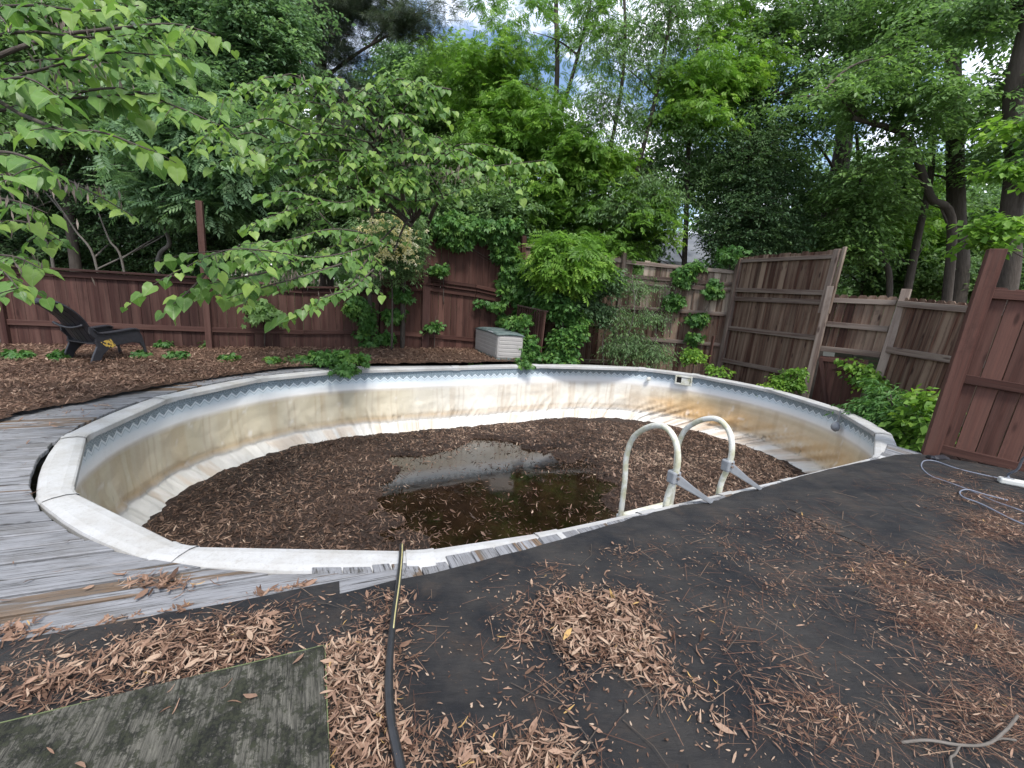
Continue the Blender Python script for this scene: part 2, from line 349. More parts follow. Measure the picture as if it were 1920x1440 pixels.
c = g.mix(g.math('MULTIPLY', g.ramp(g.math('ADD', g.math('MULTIPLY', f3, .6), g.math('MULTIPLY', f4, .4)), [(.47, 0), (.525, 1)]), .92), c, g.mix(g.ramp(f4, [(.45, 0), (.6, 1)]), (.006, .007, .006), (.030, .033, .020)))
M['ply'] = g.bsdf(c, .9, g.bump(g.math('ADD', f2, f4), .9, .006), .2)
g = G('moss_edge'); M['moss'] = g.bsdf(g.mix(g.noise(g.obj(), 60, 4), (.05, .06, .03), (.16, .20, .09)), .95)

# ------------------------------------------------------------ the ground
def gridsheet(name, x0, x1, y0, y1, st, zf, mat, keep=None, snap=None):
    xs = np.arange(x0, x1+st/2, st); ys = np.arange(y0, y1+st/2, st); X, Y = np.meshgrid(xs, ys, indexing='ij')
    P = np.stack([X.ravel(), Y.ravel()], 1); nx, ny = X.shape
    idx = np.arange(nx*ny).reshape(nx, ny); q = np.stack([idx[:-1, :-1], idx[1:, :-1], idx[1:, 1:], idx[:-1, 1:]], -1).reshape(-1, 4)
    if keep is not None: k = keep(P[q].mean(1)); q = q[k]
    if snap is not None: P = snap(P)
    V = np.column_stack([P, zf(P[:, 0], P[:, 1])])
    used, inv = np.unique(q, return_inverse=True)
    return meshnp(name, V[used], inv.reshape(-1, 4), mat, smooth=True)
# pool plan: a stadium (oval above-ground pool)
PC = np.array([0.4466, 5.5094]); PR = 2.6453; PL = 1.8237; PH = 0.47153
PA = np.array([math.cos(PH), math.sin(PH)]); PN = np.array([-PA[1], PA[0]])
def pdist(P):
    """signed distance to the pool's inner rim, outside positive"""
    W = np.asarray(P, float)-PC; t = np.clip(W@PA, -PL, PL); return np.linalg.norm(W-np.outer(t, PA), axis=1)-PR
def ppush(P, d):
    W = P-PC; t = np.clip(W@PA, -PL, PL); b = np.outer(t, PA); q = W-b; l = np.linalg.norm(q, axis=1)
    o = P.copy(); k = (l < PR+d); o[k] = (PC+b+nrm(q)*(PR+d))[k]; return o
def ploop(n, r=0.):
    """n points evenly along the oval, offset r; returns points, outward normals, arc length"""
    st = 2*PL; ar = math.pi*PR; tot = 2*(st+ar); s = np.arange(n)*tot/n; P = np.zeros((n, 2)); Nn = np.zeros((n, 2))
    for i, q in enumerate(s):
        if q < st: a, b = -PL+q, -1; nn = -PN; p = PC+PA*a-PN*PR
        elif q < st+ar: th = -math.pi/2+(q-st)/PR; nn = PA*math.cos(th)+PN*math.sin(th); p = PC+PA*PL+nn*PR
        elif q < 2*st+ar: nn = PN; p = PC+PA*(PL-(q-st-ar))+PN*PR
        else: th = math.pi/2+(q-2*st-ar)/PR; nn = PA*math.cos(th)+PN*math.sin(th); p = PC-PA*PL+nn*PR
        P[i] = p+nn*r; Nn[i] = nn
    return P, Nn, s
go = gridsheet('ground', -9, 14, -2, 24, .5, lambda x, y: -1.25+.0*x, M['ground'])
gb = MB(); gb.add([(-300, -300, -1.262), (300, -300, -1.262), (300, 300, -1.262), (-300, 300, -1.262)], [(0, 1, 2, 3)])
o = gb.build('terrain', M['ground']); tag(o, kind='structure'); tag(go, kind='structure')

# ------------------------------------------------------------ leaf templates
def T_leaf(w=.25, fold=.07, droop=.06):
    V = np.array([(0, 0, 0), (-w, .42, fold), (0, .5, 0), (w, .42, fold), (0, 1, -droop)]); F_ = np.array([(0, 2, 1), (0, 3, 2), (1, 2, 4), (2, 3, 4)]); return V, F_
def T_quad(w=.25, fold=.08, droop=.05):
    V = np.array([(0, 0, 0), (-w, .45, fold), (w, .45, fold), (0, 1, -droop)]); return V, np.array([(0, 3, 1), (0, 2, 3)])
def T_heart():
    h = [(.0, .0), (.20, -.13), (.42, -.02), (.52, .22), (.42, .50), (.20, .80), (0, 1.05)]
    V = [(0, .38, -.02)]; 
    for x, y in h: V.append((x, y, .20*x-.22*max(y-.3, 0)**2))
    for x, y in h[1:-1]: V.append((-x, y, .20*x-.22*max(y-.3, 0)**2))
    F_ = [(0, i, i+1) for i in range(1, 7)]; l = [1, 8, 9, 10, 11, 12, 7]; F_ += [(0, l[i+1], l[i]) for i in range(6)]
    ed = np.ones(len(V)); ed[[0, 1, 7]] = 0; V = np.array(V, float); V[:, 2] += .05*np.sin(V[:, 1]*9+V[:, 0]*5)*(ed > 0)
    return V, np.array(F_), ed
def T_multi(parts, base):
    Vs, Fs = [], []; o = 0
    for (x, y, ang, s, tilt) in parts:
        V, F_ = base; c, sn = math.cos(ang), math.sin(ang); W = V*s; W = W@np.array([[1, 0, 0], [0, math.cos(tilt), -math.sin(tilt)], [0, math.sin(tilt), math.cos(tilt)]])
        W = np.column_stack([W[:, 0]*c+W[:, 1]*sn, -W[:, 0]*sn+W[:, 1]*c, W[:, 2]])+[x, y, 0]; Vs.append(W); Fs.append(F_+o); o += len(V)
    return np.vstack(Vs), np.vstack(Fs)
TH = T_heart(); TL = T_leaf(); TQ = T_quad(); TN = T_quad(.13, .04); TW = T_quad(.32, .06)
T_PALM = T_multi([(0, 0, a, s, .25) for a, s in ((-1.5, .62), (-.75, .85), (0, 1), (.75, .85), (1.5, .62))], T_quad(.22, .06))
T_PINN = T_multi([(0, .18+.2*i, s*1.0, .42, .15) for i in range(4) for s in (-1, 1)]+[(0, .9, 0, .45, .1)], T_quad(.2, .05))
T_NEED = T_multi([(0, 0, a, s, t) for a, s, t in ((-1.1, .8, .3), (-.6, 1, -.3), (-.2, 1, .2), (.25, 1, -.2), (.7, 1, .35), (1.2, .8, 0), (.1, .8, .9), (-.3, .8, -.8))], T_quad(.022, .0, .1))
def T_curl(w, curl, cup):
    V = []; F_ = []
    for i, y in enumerate((0, .3, .62, 1)):
        ww = (0.02, w, w*.9, 0.015)[i]; z = curl*(y-.5)**2*4-.25*curl
        V += [(-ww, y-.5, z+cup*ww), (ww, y-.5, z+cup*ww)]
    V += []
    for i in range(3): a = 2*i; F_ += [(a, a+1, a+3), (a, a+3, a+2)]
    return np.array(V), np.array(F_)
CURLS = [T_curl(.065, .12, .5), T_curl(.085, -.08, .3), T_curl(.04, .25, .2), T_curl(.10, .22, .6), T_curl(.17, .12, .5)]

def scatter(name, T, pos, dirs, nor, sc, mat, parent=None, rnd=None, extra=None):
    V, F_ = T[:2]; n = len(pos); d = nrm(dirs); x = nrm(np.cross(d, nor)); z = np.cross(x, d)
    R_ = np.stack([x, d, z], 1)*np.asarray(sc).reshape(-1, 1, 1) if np.ndim(sc) else np.stack([x, d, z], 1)*sc
    W = np.einsum('vk,nkj->nvj', V, R_)+pos[:, None, :]
    Fo = (F_[None]+(np.arange(n)*len(V))[:, None, None]).reshape(-1, 3)
    r = rng.random(n) if rnd is None else rnd
    at_ = np.repeat(r, len(V))
    if mat is None: return W.reshape(-1, 3), Fo, at_
    A_ = {'rnd': at_}
    if len(T) > 2: A_['edge'] = np.tile(T[2], n)
    return meshnp(name, W.reshape(-1, 3), Fo, mat, parent, A_)
def joinsc(name, parts, mat, parent=None):
    Vs, Fs, As = [], [], []; o = 0
    for V, F_, a in parts: Vs.append(V); Fs.append(F_+o); As.append(a); o += len(V)
    return meshnp(name, np.vstack(Vs), np.vstack(Fs), mat, parent, {'rnd': np.concatenate(As)})

def litter(name, P3, size, mat, parent=None, tilt=.35, needles=0, tone=None):
    """scatter curled dead leaves at points P3"""
    parts = []; n = len(P3); k = rng.integers(0, len(CURLS), n); k = np.where(rng.random(n) < .55, k % 3, k)
    for i, T in enumerate(CURLS):
        q = P3[k == i]; m_ = len(q)
        if not m_: continue
        a = rng.random(m_)*2*np.pi; dr = np.stack([np.cos(a), np.sin(a), rng.normal(0, tilt, m_)], 1)
        nr = np.stack([rng.normal(0, tilt, m_), rng.normal(0, tilt, m_), np.ones(m_)], 1)
        zq_ = tone[k == i] if tone is not None else np.full(m_, .5)
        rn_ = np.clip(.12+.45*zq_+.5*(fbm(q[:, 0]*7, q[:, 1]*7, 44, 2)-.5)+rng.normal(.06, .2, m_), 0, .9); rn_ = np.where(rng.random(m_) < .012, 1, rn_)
        parts.append(scatter('', T, q, dr, nr, (size[k == i] if np.ndim(size) else size)*np.clip(rng.lognormal(-.12, .33, m_), .35, 1.7), None, rnd=rn_))
    return joinsc(name, parts, mat, parent)

# ------------------------------------------------------------ swimming pool
pool = empty('swimming_pool', (*PC, -1.2))
tag(pool, 'drained oval above-ground pool with stained white vinyl liner sunk in the deck', 'swimming pool')
NP = 1500
P0, N0, S0 = ploop(NP)
zrows = np.concatenate([np.linspace(-.038, -.9, 24), np.linspace(-.93, -1.24, 26)])
nr_ = len(zrows)
Sg, Zg = np.meshgrid(S0, zrows, indexing='ij')
Xg = np.repeat(P0[:, :1], nr_, 1); Yg = np.repeat(P0[:, 1:], nr_, 1)
per_tot = S0[-1]+S0[1]
def loopn(s, z, fs, fz, seed, o=3):   # noise periodic enough round the loop
    n = max(1, round(per_tot*fs)); a = fbm(s/per_tot*n % n, z*fz+20, seed, 1)
    b = fbm(s*fs*2.1, z*fz*2.1+7, seed+1, o); return .6*a+.4*b
off = .015+.012*np.sin(Zg*3)-.03*np.clip((-Zg-.9)/.05, 0, 1)
inset = np.clip((-Zg-.92)/.32, 0, 1)**1.3*.34
# vinyl wrinkles: slanting folds that grow towards the floor
side = np.clip((Xg-1.2)/1.5, 0, 1)-np.clip((-1.0-Xg)/1.5, 0, 1)*.7
sl_ = Sg+Zg*(1.5*side+.6)
wr = np.abs(fbm(sl_*4.2, Zg*1.1+5, 31, 3)-.5)*2; wr2 = np.abs(fbm(sl_*9, Zg*2+9, 35, 3)-.5)*2
low = np.clip((-Zg-.60)/.45, 0, 1)
off += low*(.085*(1-wr)**2.5+.03*(1-wr2)**3)*(1-.6*np.clip((-Zg-1.0)/.15, 0, 1))-low*.015
off += .012*(1-np.abs(fbm((Sg+Zg*.5)*3, Zg*2.5, 77, 3)-.5)*2)**4*np.clip((-Zg-.25)*4, 0, 1)
off -= .018*np.exp(-((Zg+.87)/.02)**2)
D_ = off-.0-inset*-1
Vx = Xg-N0[:, :1]*(inset+off-.03); Vy = Yg-N0[:, 1:]*(inset+off-.03)
V = np.stack([Vx, Vy, Zg], -1).reshape(-1, 3)
ii = np.arange(NP); jj = np.arange(nr_-1); I, J = np.meshgrid(ii, jj, indexing='ij'); I2 = (I+1) % NP
Fq = np.stack([I*nr_+J, I*nr_+J+1, I2*nr_+J+1, I2*nr_+J], -1).reshape(-1, 4)
# stains: cream, beige film, rust
def lerp(a, b, t): t = np.clip(t, 0, 1)[..., None]; return a*(1-t)+b*t
white = np.array([.82, .81, .79]); beige = np.array([.54, .475, .34]); brown = np.array([.20, .13, .07]); rust = np.array([.58, .34, .13]); cream = np.array([.68, .63, .51])
c = np.ones(Sg.shape+(3,))*white
leftk = np.clip((-.6-Xg)/2.0, 0, 1); rightk = np.clip((Xg-2.6)/1.3, 0, 1)
nA = loopn(Sg, Zg, .8, 3, 51); nB = loopn(Sg, Zg, 5, .6, 53); nC = loopn(Sg, Zg, 2.0, 7, 57)
band = np.clip((-.36-Zg)/.05, 0, 1)*np.clip((Zg+.93)/.04, 0, 1)
c = lerp(c, cream, np.clip((-.33-Zg)/.1, 0, 1)*(.35+.4*nA)*np.clip((Zg+1.0)/.1, 0, 1))
c = lerp(c, beige, band*(.9*leftk+.10)*(.70+.5*nB))
c = lerp(c, beige, (1-band)*leftk*np.clip((-.36-Zg)/.05, 0, 1)*.38*nA*2)
c = lerp(c, np.array([.66, .55, .36]), np.clip((Xg-2.2)/1.2, 0, 1)*np.clip((-.34-Zg)/.12, 0, 1)*np.clip((Zg+1.15)/.3, 0, 1)*(.45+.6*nA))
# two dark tide lines
wob = .018*(nC-.5)
t1 = np.exp(-((Zg+.385+wob)/.010)**2)+.8*np.exp(-((Zg+.425+wob)/.007)**2)
c = lerp(c, brown*1.3, t1*(.25+.6*leftk+.45*rightk)*np.clip(nC*2.0-.1, 0, 1))
t2 = np.exp(-((Zg+.885+wob)/.018)**2)
c = lerp(c, brown*1.6, t2*(.45+.45*leftk)*np.clip(nC*1.9-.05, 0, 1)*(1-.6*rightk))
t3 = np.exp(-((Zg+.86)/.06)**2)
c = lerp(c, rust, t3*.5*nA)
# rust cloud and runs on the right end
rr_ = np.clip((Xg-2.1)/1.2, 0, 1)*np.clip(nA*1.9, 0, 1)*np.exp(-((Zg+.72)/.24)**2)
c = lerp(c, rust*1.1, rr_*.72*(.4+.9*nB))
runs = np.clip((fbm(sl_*5.5, Zg*.25, 61, 3)-.47)*6, 0, 1)*rightk*np.clip((-Zg-.5)*3, 0, 1)*np.clip((1.2+Zg)*5, 0, 1)
c = lerp(c, rust*.9, runs*.65)
c = lerp(c, brown, rightk*np.exp(-((Zg+.47)/.035)**2)*.35*nC)
# pairs of vertical seam stains on the far wall
for k in range(60):
    s0 = per_tot*k/60
    for dd in (-.045, .045):
        c = lerp(c, brown*1.6, np.exp(-((Sg-s0-dd-.01*np.sin(Zg*9+k))/.012)**2)*band*.30*np.clip(.4+nC, 0, 1)*(1-rightk)*(k % 3 != 1))
ver = np.clip((fbm(Sg*7, Zg*.35, 67, 4)-.52)*7, 0, 1)*band
c = lerp(c, brown*1.8, ver*.25)
sc_ = np.clip((fbm(Sg*8, Zg*9, 71, 4)-.70)*10, 0, 1)*band
c = lerp(c, white, sc_*.35)
# dark scum spots near the floor
sp_ = np.clip((fbm(Sg*7, Zg*7, 83, 3)-.80)*60, 0, 1)*low
c = lerp(c, np.array([.05, .05, .045]), sp_*.8)
c = lerp(c, np.array([.56, .545, .51]), np.clip((-Zg-.88)/.05, 0, 1)*(.85-.45*rightk))
c = lerp(c, brown*2, np.clip((-Zg-.93)/.05, 0, 1)*np.clip((fbm(sl_*6, Zg*1.2, 93, 4)-.5)*5, 0, .4))
c = lerp(c, brown, np.clip((-Zg-1.10)/.08, 0, 1)*.5*nC)
o = meshnp('liner', V, Fq, M['liner'], pool, {'col': c.reshape(-1, 3), 'uvw': np.stack([Sg, Zg, np.zeros_like(Sg)], -1).reshape(-1, 3)*1.0}, smooth=True)
# steel wall outside the liner
b = MB(); P1, N1, _ = ploop(120, .05)
b.add([(*p, -.03) for p in P1]+[(*p, -1.25) for p in P1], [(i, (i+1) % 120, 120+(i+1) % 120, 120+i) for i in range(120)])
b.build('outer_wall', M['greyplastic'], pool, smooth=True)

pv = [(160, 811), (133, 915), (342, 1017), (787, 1026), (1023, 991), (1210, 952), (1358, 919), (1471, 894), (1640, 853), (1643, 807), (1573, 767), (1450, 727), (1300, 703), (1203, 687), (1007, 684), (853, 685), (640, 695), (493, 707), (313, 742)]
RV = []
for u, v in pv:
    q = gz(u, v)[:2]
    W = q-PC; t = np.clip(W@PA, -PL, PL); bb = PC+PA*t; dd = q-bb; l = np.linalg.norm(dd)
    if v < 760 or l > PR+.02: q = bb+dd/l*PR
    RV.append(q)
RV = np.array(RV); nv = len(RV)
def outward(q):
    W = q-PC; t = np.clip(W@PA, -PL, PL); return nrm(W-PA*t)
RO = np.array([outward(q) for q in RV])
for i in range(nv):                                        # rail plates
    a, b_ = RV[i], RV[(i+1) % nv]; na, nb = RO[i], RO[(i+1) % nv]; mb = MB(); K = 7
    prof = [(-.004, -.045), (-.004, -.004), (.006, .004), (.05, .012), (.11, .010), (.15, .002), (.157, -.012), (.157, -.04)]
    m_ = len(prof); vs = []
    for k in range(K):
        t = k/(K-1); p = a*(1-t)+b_*t; nn = nrm(na*(1-t)+nb*t); bow = math.sin(t*math.pi)*np.linalg.norm(b_-a)**2*.035
        for x, z in prof:
            q = p+nn*(x+(bow*.7 if x > .1 else 0)); vs.append((*q, z-.026))
    fs = [(k*m_+j, k*m_+j+1, (k+1)*m_+j+1, (k+1)*m_+j) for k in range(K-1) for j in range(m_-1)]
    mb.add(vs, fs); o = mb.build('top_rail', M['rail'], pool)
    # joint cap
    mb = MB(); vs = []; tdir = np.array([-na[1], na[0]]); prof2 = [(-.010, -.05), (-.010, .004), (.004, .0125), (.05, .0215), (.11, .020), (.153, .011), (.166, -.008), (.166, -.05)]
    hw = .075
    pprev = RV[i-1]
    for k, s_ in enumerate((-1, -.4, .4, 1)):
        dirn = (nrm(b_-a) if s_ > 0 else nrm(a-pprev)); p = a+dirn*abs(s_)*hw*np.sign(s_)
        for x, z in prof2:
            q = p+na*x; vs.append((*q, z-.028))
    m2 = len(prof2)
    fs = [(k*m2+j, k*m2+j+1, (k+1)*m2+j+1, (k+1)*m2+j) for k in range(3) for j in range(m2-1)]
    mb.add(vs, fs); mb.build('rail_cap', M['rail'], pool)

adopt(pool)
def wallpt(u, v):
    """the liner point seen at pixel (u, v)"""
    best = None
    for p, n_ in zip(P0[::3], N0[::3]):
        if p[1] < 3: continue
        r = ray(u, v)
        e = abs(r[0]/r[1]-p[0]/p[1])
        if best is None or e < best[0]-1e-9: best = (e, p, n_)
    return np.array([*best[1], zat(u, v, best[1])]), best[2]
# skimmer mouth
q, nn = wallpt(1283, 713); td = np.array([-nn[1], nn[0], 0]); n3 = np.array([*nn, 0])
mb = MB(); 
for (dx, dz_, ww, hh) in ((0, .075, .32, .03), (0, -.075, .32, .03), (-.145, 0, .03, .12), (.145, 0, .03, .12)):
    c0 = q-n3*.035+td*dx+np.array([0, 0, dz_]); mb.prism([(-ww/2, -hh/2), (ww/2, -hh/2), (ww/2, hh/2), (-ww/2, hh/2)], c0, td, (0, 0, 1), -n3, .02)
o = mb.build('skimmer_frame', M['ladder'], pool, bevel=.004)
mb = MB(); mb.prism([(-.13, -.06), (.13, -.06), (.13, .06), (-.13, .06)], q-n3*.03, td, (0, 0, 1), -n3, .006); mb.build('skimmer_mouth_shade', M['dark'], pool)  # flat dark plate; the opening's shade is its colour
mb = MB(); mb.prism([(-.12, -.055), (.04, -.055), (.04, .05), (-.12, .05)], q-n3*.036, td, (0, 0, 1), -n3, .008); mb.build('skimmer_flap', M['ladder'], pool)
# return fitting
q, nn = wallpt(1215, 710); n3 = np.array([*nn, 0])
mb = MB(); mb.tube([q-n3*.02, q-n3*.05], [.045, .04], 16); mb.tube([q-n3*.05, q-n3*.065], [.022, .018], 12); mb.build('return_fitting', M['ladder'], pool, smooth=False)

adopt(pool)
# pool light hanging on its bracket
q, nn = wallpt(1576, 801); n3 = np.array([*nn, 0])
lamp = empty('pool_light', q); tag(lamp, 'round white plastic pool light hanging by a strap on the liner', 'pool light')
mb = MB(); prof = [(.0, .066), (.02, .070), (.04, .062), (.06, .045), (.075, .022), (.080, .004)]
pts = [q-n3*(.045+x) for x, r in prof]; mb.tube(pts, [r for x, r in prof], 20); mb.build('housing', M['greyplastic'], lamp, smooth=True)
mb = MB(); mb.beam(q-n3*.052+[0, 0, .03], q-n3*.045+[.0, 0, .235], .035, .008, up=n3); mb.build('strap', M['greyplastic'], lamp); adopt(lamp)

# ------------------------------------------------------------ leaf mass on the pool floor, and the puddle
def puddle(P):
    """>0 inside the puddle"""
    x = (P[:, 0]+.08)/1.40; y = (P[:, 1]-5.36)/1.62; a = .25; xr = x*math.cos(a)+y*math.sin(a)*.6; yr = -x*math.sin(a)*.6+y*math.cos(a)
    return 1-(np.abs(xr)**2.3+np.abs(yr)**2.3)**(1/2.3)+.75*(fbm(P[:, 0]*2.3+3, P[:, 1]*2.3, 91, 5)-.5)
def mz(x, y):
    P = np.stack([x, y], 1); d = pdist(P); pu = puddle(P)
    z = -1.10+.05*(fbm(x*1.2, y*1.2, 12, 4)-.5)+.035*(fbm(x*9, y*9, 13, 3)-.5)
    z = z+np.clip((d+.55)/.4, 0, 1)*.02*(fbm(x*5, y*5, 14, 3))
    return z-np.clip(pu*1.1+.08, 0, .10)
sh = gridsheet('pool_floor_leaves', -4.5, 5.5, 2, 9, .03, mz, M['muck'], keep=lambda P: pdist(P) < -.12)
tag(sh, 'wet brown leaf muck covering the pool floor', 'leaf litter', kind='stuff')
wt = gridsheet('water', -2.4, 2.4, 3.0, 8.0, .2, lambda x, y: -1.142+0*x, M['water'], keep=lambda P: puddle(P) > -.5)
tag(wt, 'shallow brown rainwater puddle on the pool floor', 'water', kind='structure')
Pq = np.stack([rng.uniform(-4, 5, 80000), rng.uniform(2.6, 8.6, 80000)], 1)
pu = puddle(Pq); k = (pdist(Pq) < -.20) & ((pu < rng.normal(-.01, .10, len(pu))) | (rng.random(len(Pq)) < .16*np.clip(fbm(Pq[:, 0]*3, Pq[:, 1]*3, 49, 3)*3-1.1, 0, 1)+.03)); Pq = Pq[k]
zq = np.maximum(mz(Pq[:, 0], Pq[:, 1]), -1.14)+.012
pt_ = np.clip(.38+1.7*(fbm(Pq[:, 0]*.9, Pq[:, 1]*.9, 47, 3)-.35)-.9*np.clip(puddle(Pq)+.35, 0, 1)+.25*(Pq[:, 0] > 1.5), 0, 1.3)
o = litter('pool_leaves', np.column_stack([Pq, zq]), .056, M['deadleaf_wet'], tilt=.4, tone=pt_); tag(o, 'fallen brown leaves lying in the drained pool', 'leaf litter', kind='stuff')

# ------------------------------------------------------------ decking
BD = math.radians(22.5); BA = np.array([math.cos(BD), math.sin(BD)]); BN = np.array([-BA[1], BA[0]])
def board(mb, p0, p1, q0, q1, z, th, r=None, n=1):
    """plank with plan corners p0->p1 (one side) and q0->q1 (other side), as ends may be skewed"""
    r = random.random()*50; w_ = np.linalg.norm(np.subtract(q0, p0)); l_ = np.linalg.norm(np.subtract(p1, p0))
    vs = [(*p0, z), (*p1, z), (*q1, z), (*q0, z)]; vs += [(x, y, z-th) for x, y, _ in vs]
    l0 = float(np.dot(p0, BA)); bc = [(0, l0, r), (0, l0+l_, r), (w_, l0+l_, r), (w_, l0, r)]; bc += [(a+.03, b2, r) for a, b2, _ in bc]
    mb.add(vs, [(0, 1, 2, 3), (7, 6, 5, 4), (0, 4, 5, 1), (1, 5, 6, 2), (2, 6, 7, 3), (3, 7, 4, 0)], bc)
def hit(p, d, off=.19, far=9.):
    """distance along d from p to the rim (offset) or far"""
    ts = np.arange(0, far, .01); Q = p+np.outer(ts, d); k = np.where(pdist(Q) < off)[0]
    return ts[k[0]] if len(k) else None
deck = MB(); deck2 = MB()
t0 = float(np.dot(gz(0, 1190)[:2], BN)); wb = .142
wedge_end = gz(748, 1052)[:2]
k = -2
while k < 40:
    ta = t0+k*wb; tb = ta+wb-.015; jit = rng.uniform(-.012, .012, 2)
    pa = BN*ta+BA*(-9.); pb = BN*tb+BA*(-9.); of_ = .075 if ta < 1.9 else .15; ha = hit(pa, BA, of_, 14); hb = hit(pb, BA, of_, 14)
    if ha is None or hb is None:
        tw = float(np.dot(wedge_end, BA)); ha = hb = tw+9.+rng.uniform(-.02, .02)
        if ta > 3: break
    elif ta > 2.2: ha += jit[0]*.8-.006; hb += jit[1]*.8-.006
    cut = rng.uniform(1.5, 4) if ha > 6 else 0
    z = (-.003 if ta < 1.9 else -.012)+rng.uniform(-.003, .003)
    tgt = deck if ta < 2.85 else deck2
    if cut: 
        board(tgt, pa, pa+BA*(ha-cut), pb, pb+BA*(ha-cut), z, .035); board(tgt, pa+BA*(ha-cut+.006), pa+BA*ha, pb+BA*(ha-cut+.006), pb+BA*hb, z-.002, .035)
    else: board(tgt, pa, pa+BA*ha, pb, pb+BA*hb, z, .035)
    k += 1
dk = empty('deck', (-2.5, 1.6, -.05)); tag(dk, 'peeling grey painted wooden pool deck', 'deck', kind='structure')
deck.build('deck_boards', M['deck'], dk, bevel=.004, seg=1)
deck2.build('deck_boards', M['deck_old'], dk, bevel=.004, seg=1)
# short board ends along the near rim, square to the pool
mb = MB(); s = -2.85
while s < 2.8:
    w_ = .138 if rng.random() < .85 else .09; a = PC+PA*s; 
    def rimp(sv):
        p = PC+PA*sv-PN*6; h_ = hit(p, PN, float(np.interp(sv, [-2.6, -2.2, .3, 1.5], [.09, .075, .058, .024])), 8); return p+PN*h_ if h_ is not None else None
    a0, a1 = rimp(s), rimp(s+w_-rng.uniform(.002, .012))
    if a0 is not None and a1 is not None:
        ln = .75+max(0, (s-PL)*.5); z = -.006+rng.uniform(-.004, .003); j = rng.uniform(-.012, .004)*.6
        b0, b1 = a0-PN*ln, a1-PN*ln
        if s < -2.3: b0, b1 = a0-PN*.20, a1-PN*.20; z -= .012
        r = random.random()*50
        vs = [(*a0, z), (*a1, z), (*b1, z), (*b0, z)]; vs = [(x+PN[0]*j, y+PN[1]*j, zz_) for x, y, zz_ in vs]; vs += [(x, y, z-.035) for x, y, _ in vs]
        bc = [(0, 0, r), (w_, 0, r), (w_, ln, r), (0, ln, r)]*2
        mb.add(vs, [(3, 2, 1, 0), (4, 5, 6, 7), (1, 5, 4, 0), (2, 6, 5, 1), (3, 7, 6, 2), (0, 4, 7, 3)], bc)
    s += w_
mb.build('deck_boards', M['deck'], dk, bevel=.004, seg=1)
# dark sheet below the boards: shade in the gaps, put in as colour
def ringpoly(name, outer, z, mat, rb, parent=None):
    xs = [p[0] for p in outer]; ys = [p[1] for p in outer]
    from mathutils.geometry import intersect_point_tri_2d
    O_ = np.array(outer)
    def inside(P):
        c = np.zeros(len(P), bool); j = len(O_)-1
        for i in range(len(O_)):
            xi, yi = O_[i]; xj, yj = O_[j]; cond = ((yi > P[:, 1]) != (yj > P[:, 1])) & (P[:, 0] < (xj-xi)*(P[:, 1]-yi)/(yj-yi+1e-12)+xi); c ^= cond; j = i
        return c
    return inside
FENCE = [gz(20, 650)[:2], gz(395, 655)[:2], gz(715, 650)[:2]]
inside_left = ringpoly('', [(-10, 1.0), (-10, 6.3), (-8.11, 7.03), (-5.49, 7.93), (-2.77, 9.2), (-2.0, 9.56), (-.85, 10.3), (.55, 10.3), (.62, 8.6), (0, 5), (-3, 2.6), (-3.5, 2.0)], 0, None, 0)
sub = gridsheet('underdeck_shade', -10, 1.2, 1, 10.4, .12, lambda x, y: -.075+0*x, M['dark'], keep=lambda P: inside_left(P) & (pdist(P) > .13), snap=lambda P: ppush(P, .15)); sub.parent = dk
def wleaf(P):   # width of bare boards between rim and leaves
    return np.interp(P[:, 1], [2.6, 3.0, 3.4, 3.9, 4.4, 5, 6, 9], [2.5, .95, .72, .55, .33, .20, .12, .10])
inl = lambda P: inside_left(P) & (pdist(P) > wleaf(P)+.17+.12*(fbm(P[:, 0]*3, P[:, 1]*3, 5, 3)-.5)) & (P[:, 1]-2.80-.30*(-P[:, 0]-3.5) > .0)
lt = gridsheet('leaf_bed', -10, 1.2, 2.6, 10.4, .04, lambda x, y: -.004+.03*fbm(x*2, y*2, 21, 3)+.02*fbm(x*11, y*11, 22, 2), M['litter'], keep=inl)
tag(lt, 'thick bed of brown leaves on the deck behind the pool', 'leaf litter', kind='stuff')
Pq = np.stack([rng.uniform(-9.5, .8, 90000), rng.uniform(2.6, 10.3, 90000)], 1)
near = (rng.random(len(Pq)) < np.clip(7/np.maximum(Pq[:, 1], 1)**1.1, .35, 1)); Pq = Pq[near & inl(Pq)]
Pq = Pq[:42000]
o = litter('deck_leaves', np.column_stack([Pq, .028+.03*fbm(Pq[:, 0]*2, Pq[:, 1]*2, 21, 3)+rng.random(len(Pq))*.01]), .062, M['deadleaf_dim'], tilt=.35)
tag(o, 'loose brown leaves on the leaf bed by the maroon fence', 'leaf litter', kind='stuff')
# stray leaves on the bare boards at the left
Pq = np.stack([rng.uniform(-6.5, -1.2, 9000), rng.uniform(1.2, 6.2, 9000)], 1)
dn = pdist(Pq); k = inside_left(Pq) & (dn > .19) & ~inl(Pq) & (rng.random(len(Pq)) < np.clip(.06+.9*(Pq[:, 1]-2.9)*.6*(fbm(Pq[:, 0]*4, Pq[:, 1]*4, 8, 3) > .5), 0, .9)); Pq = Pq[k]

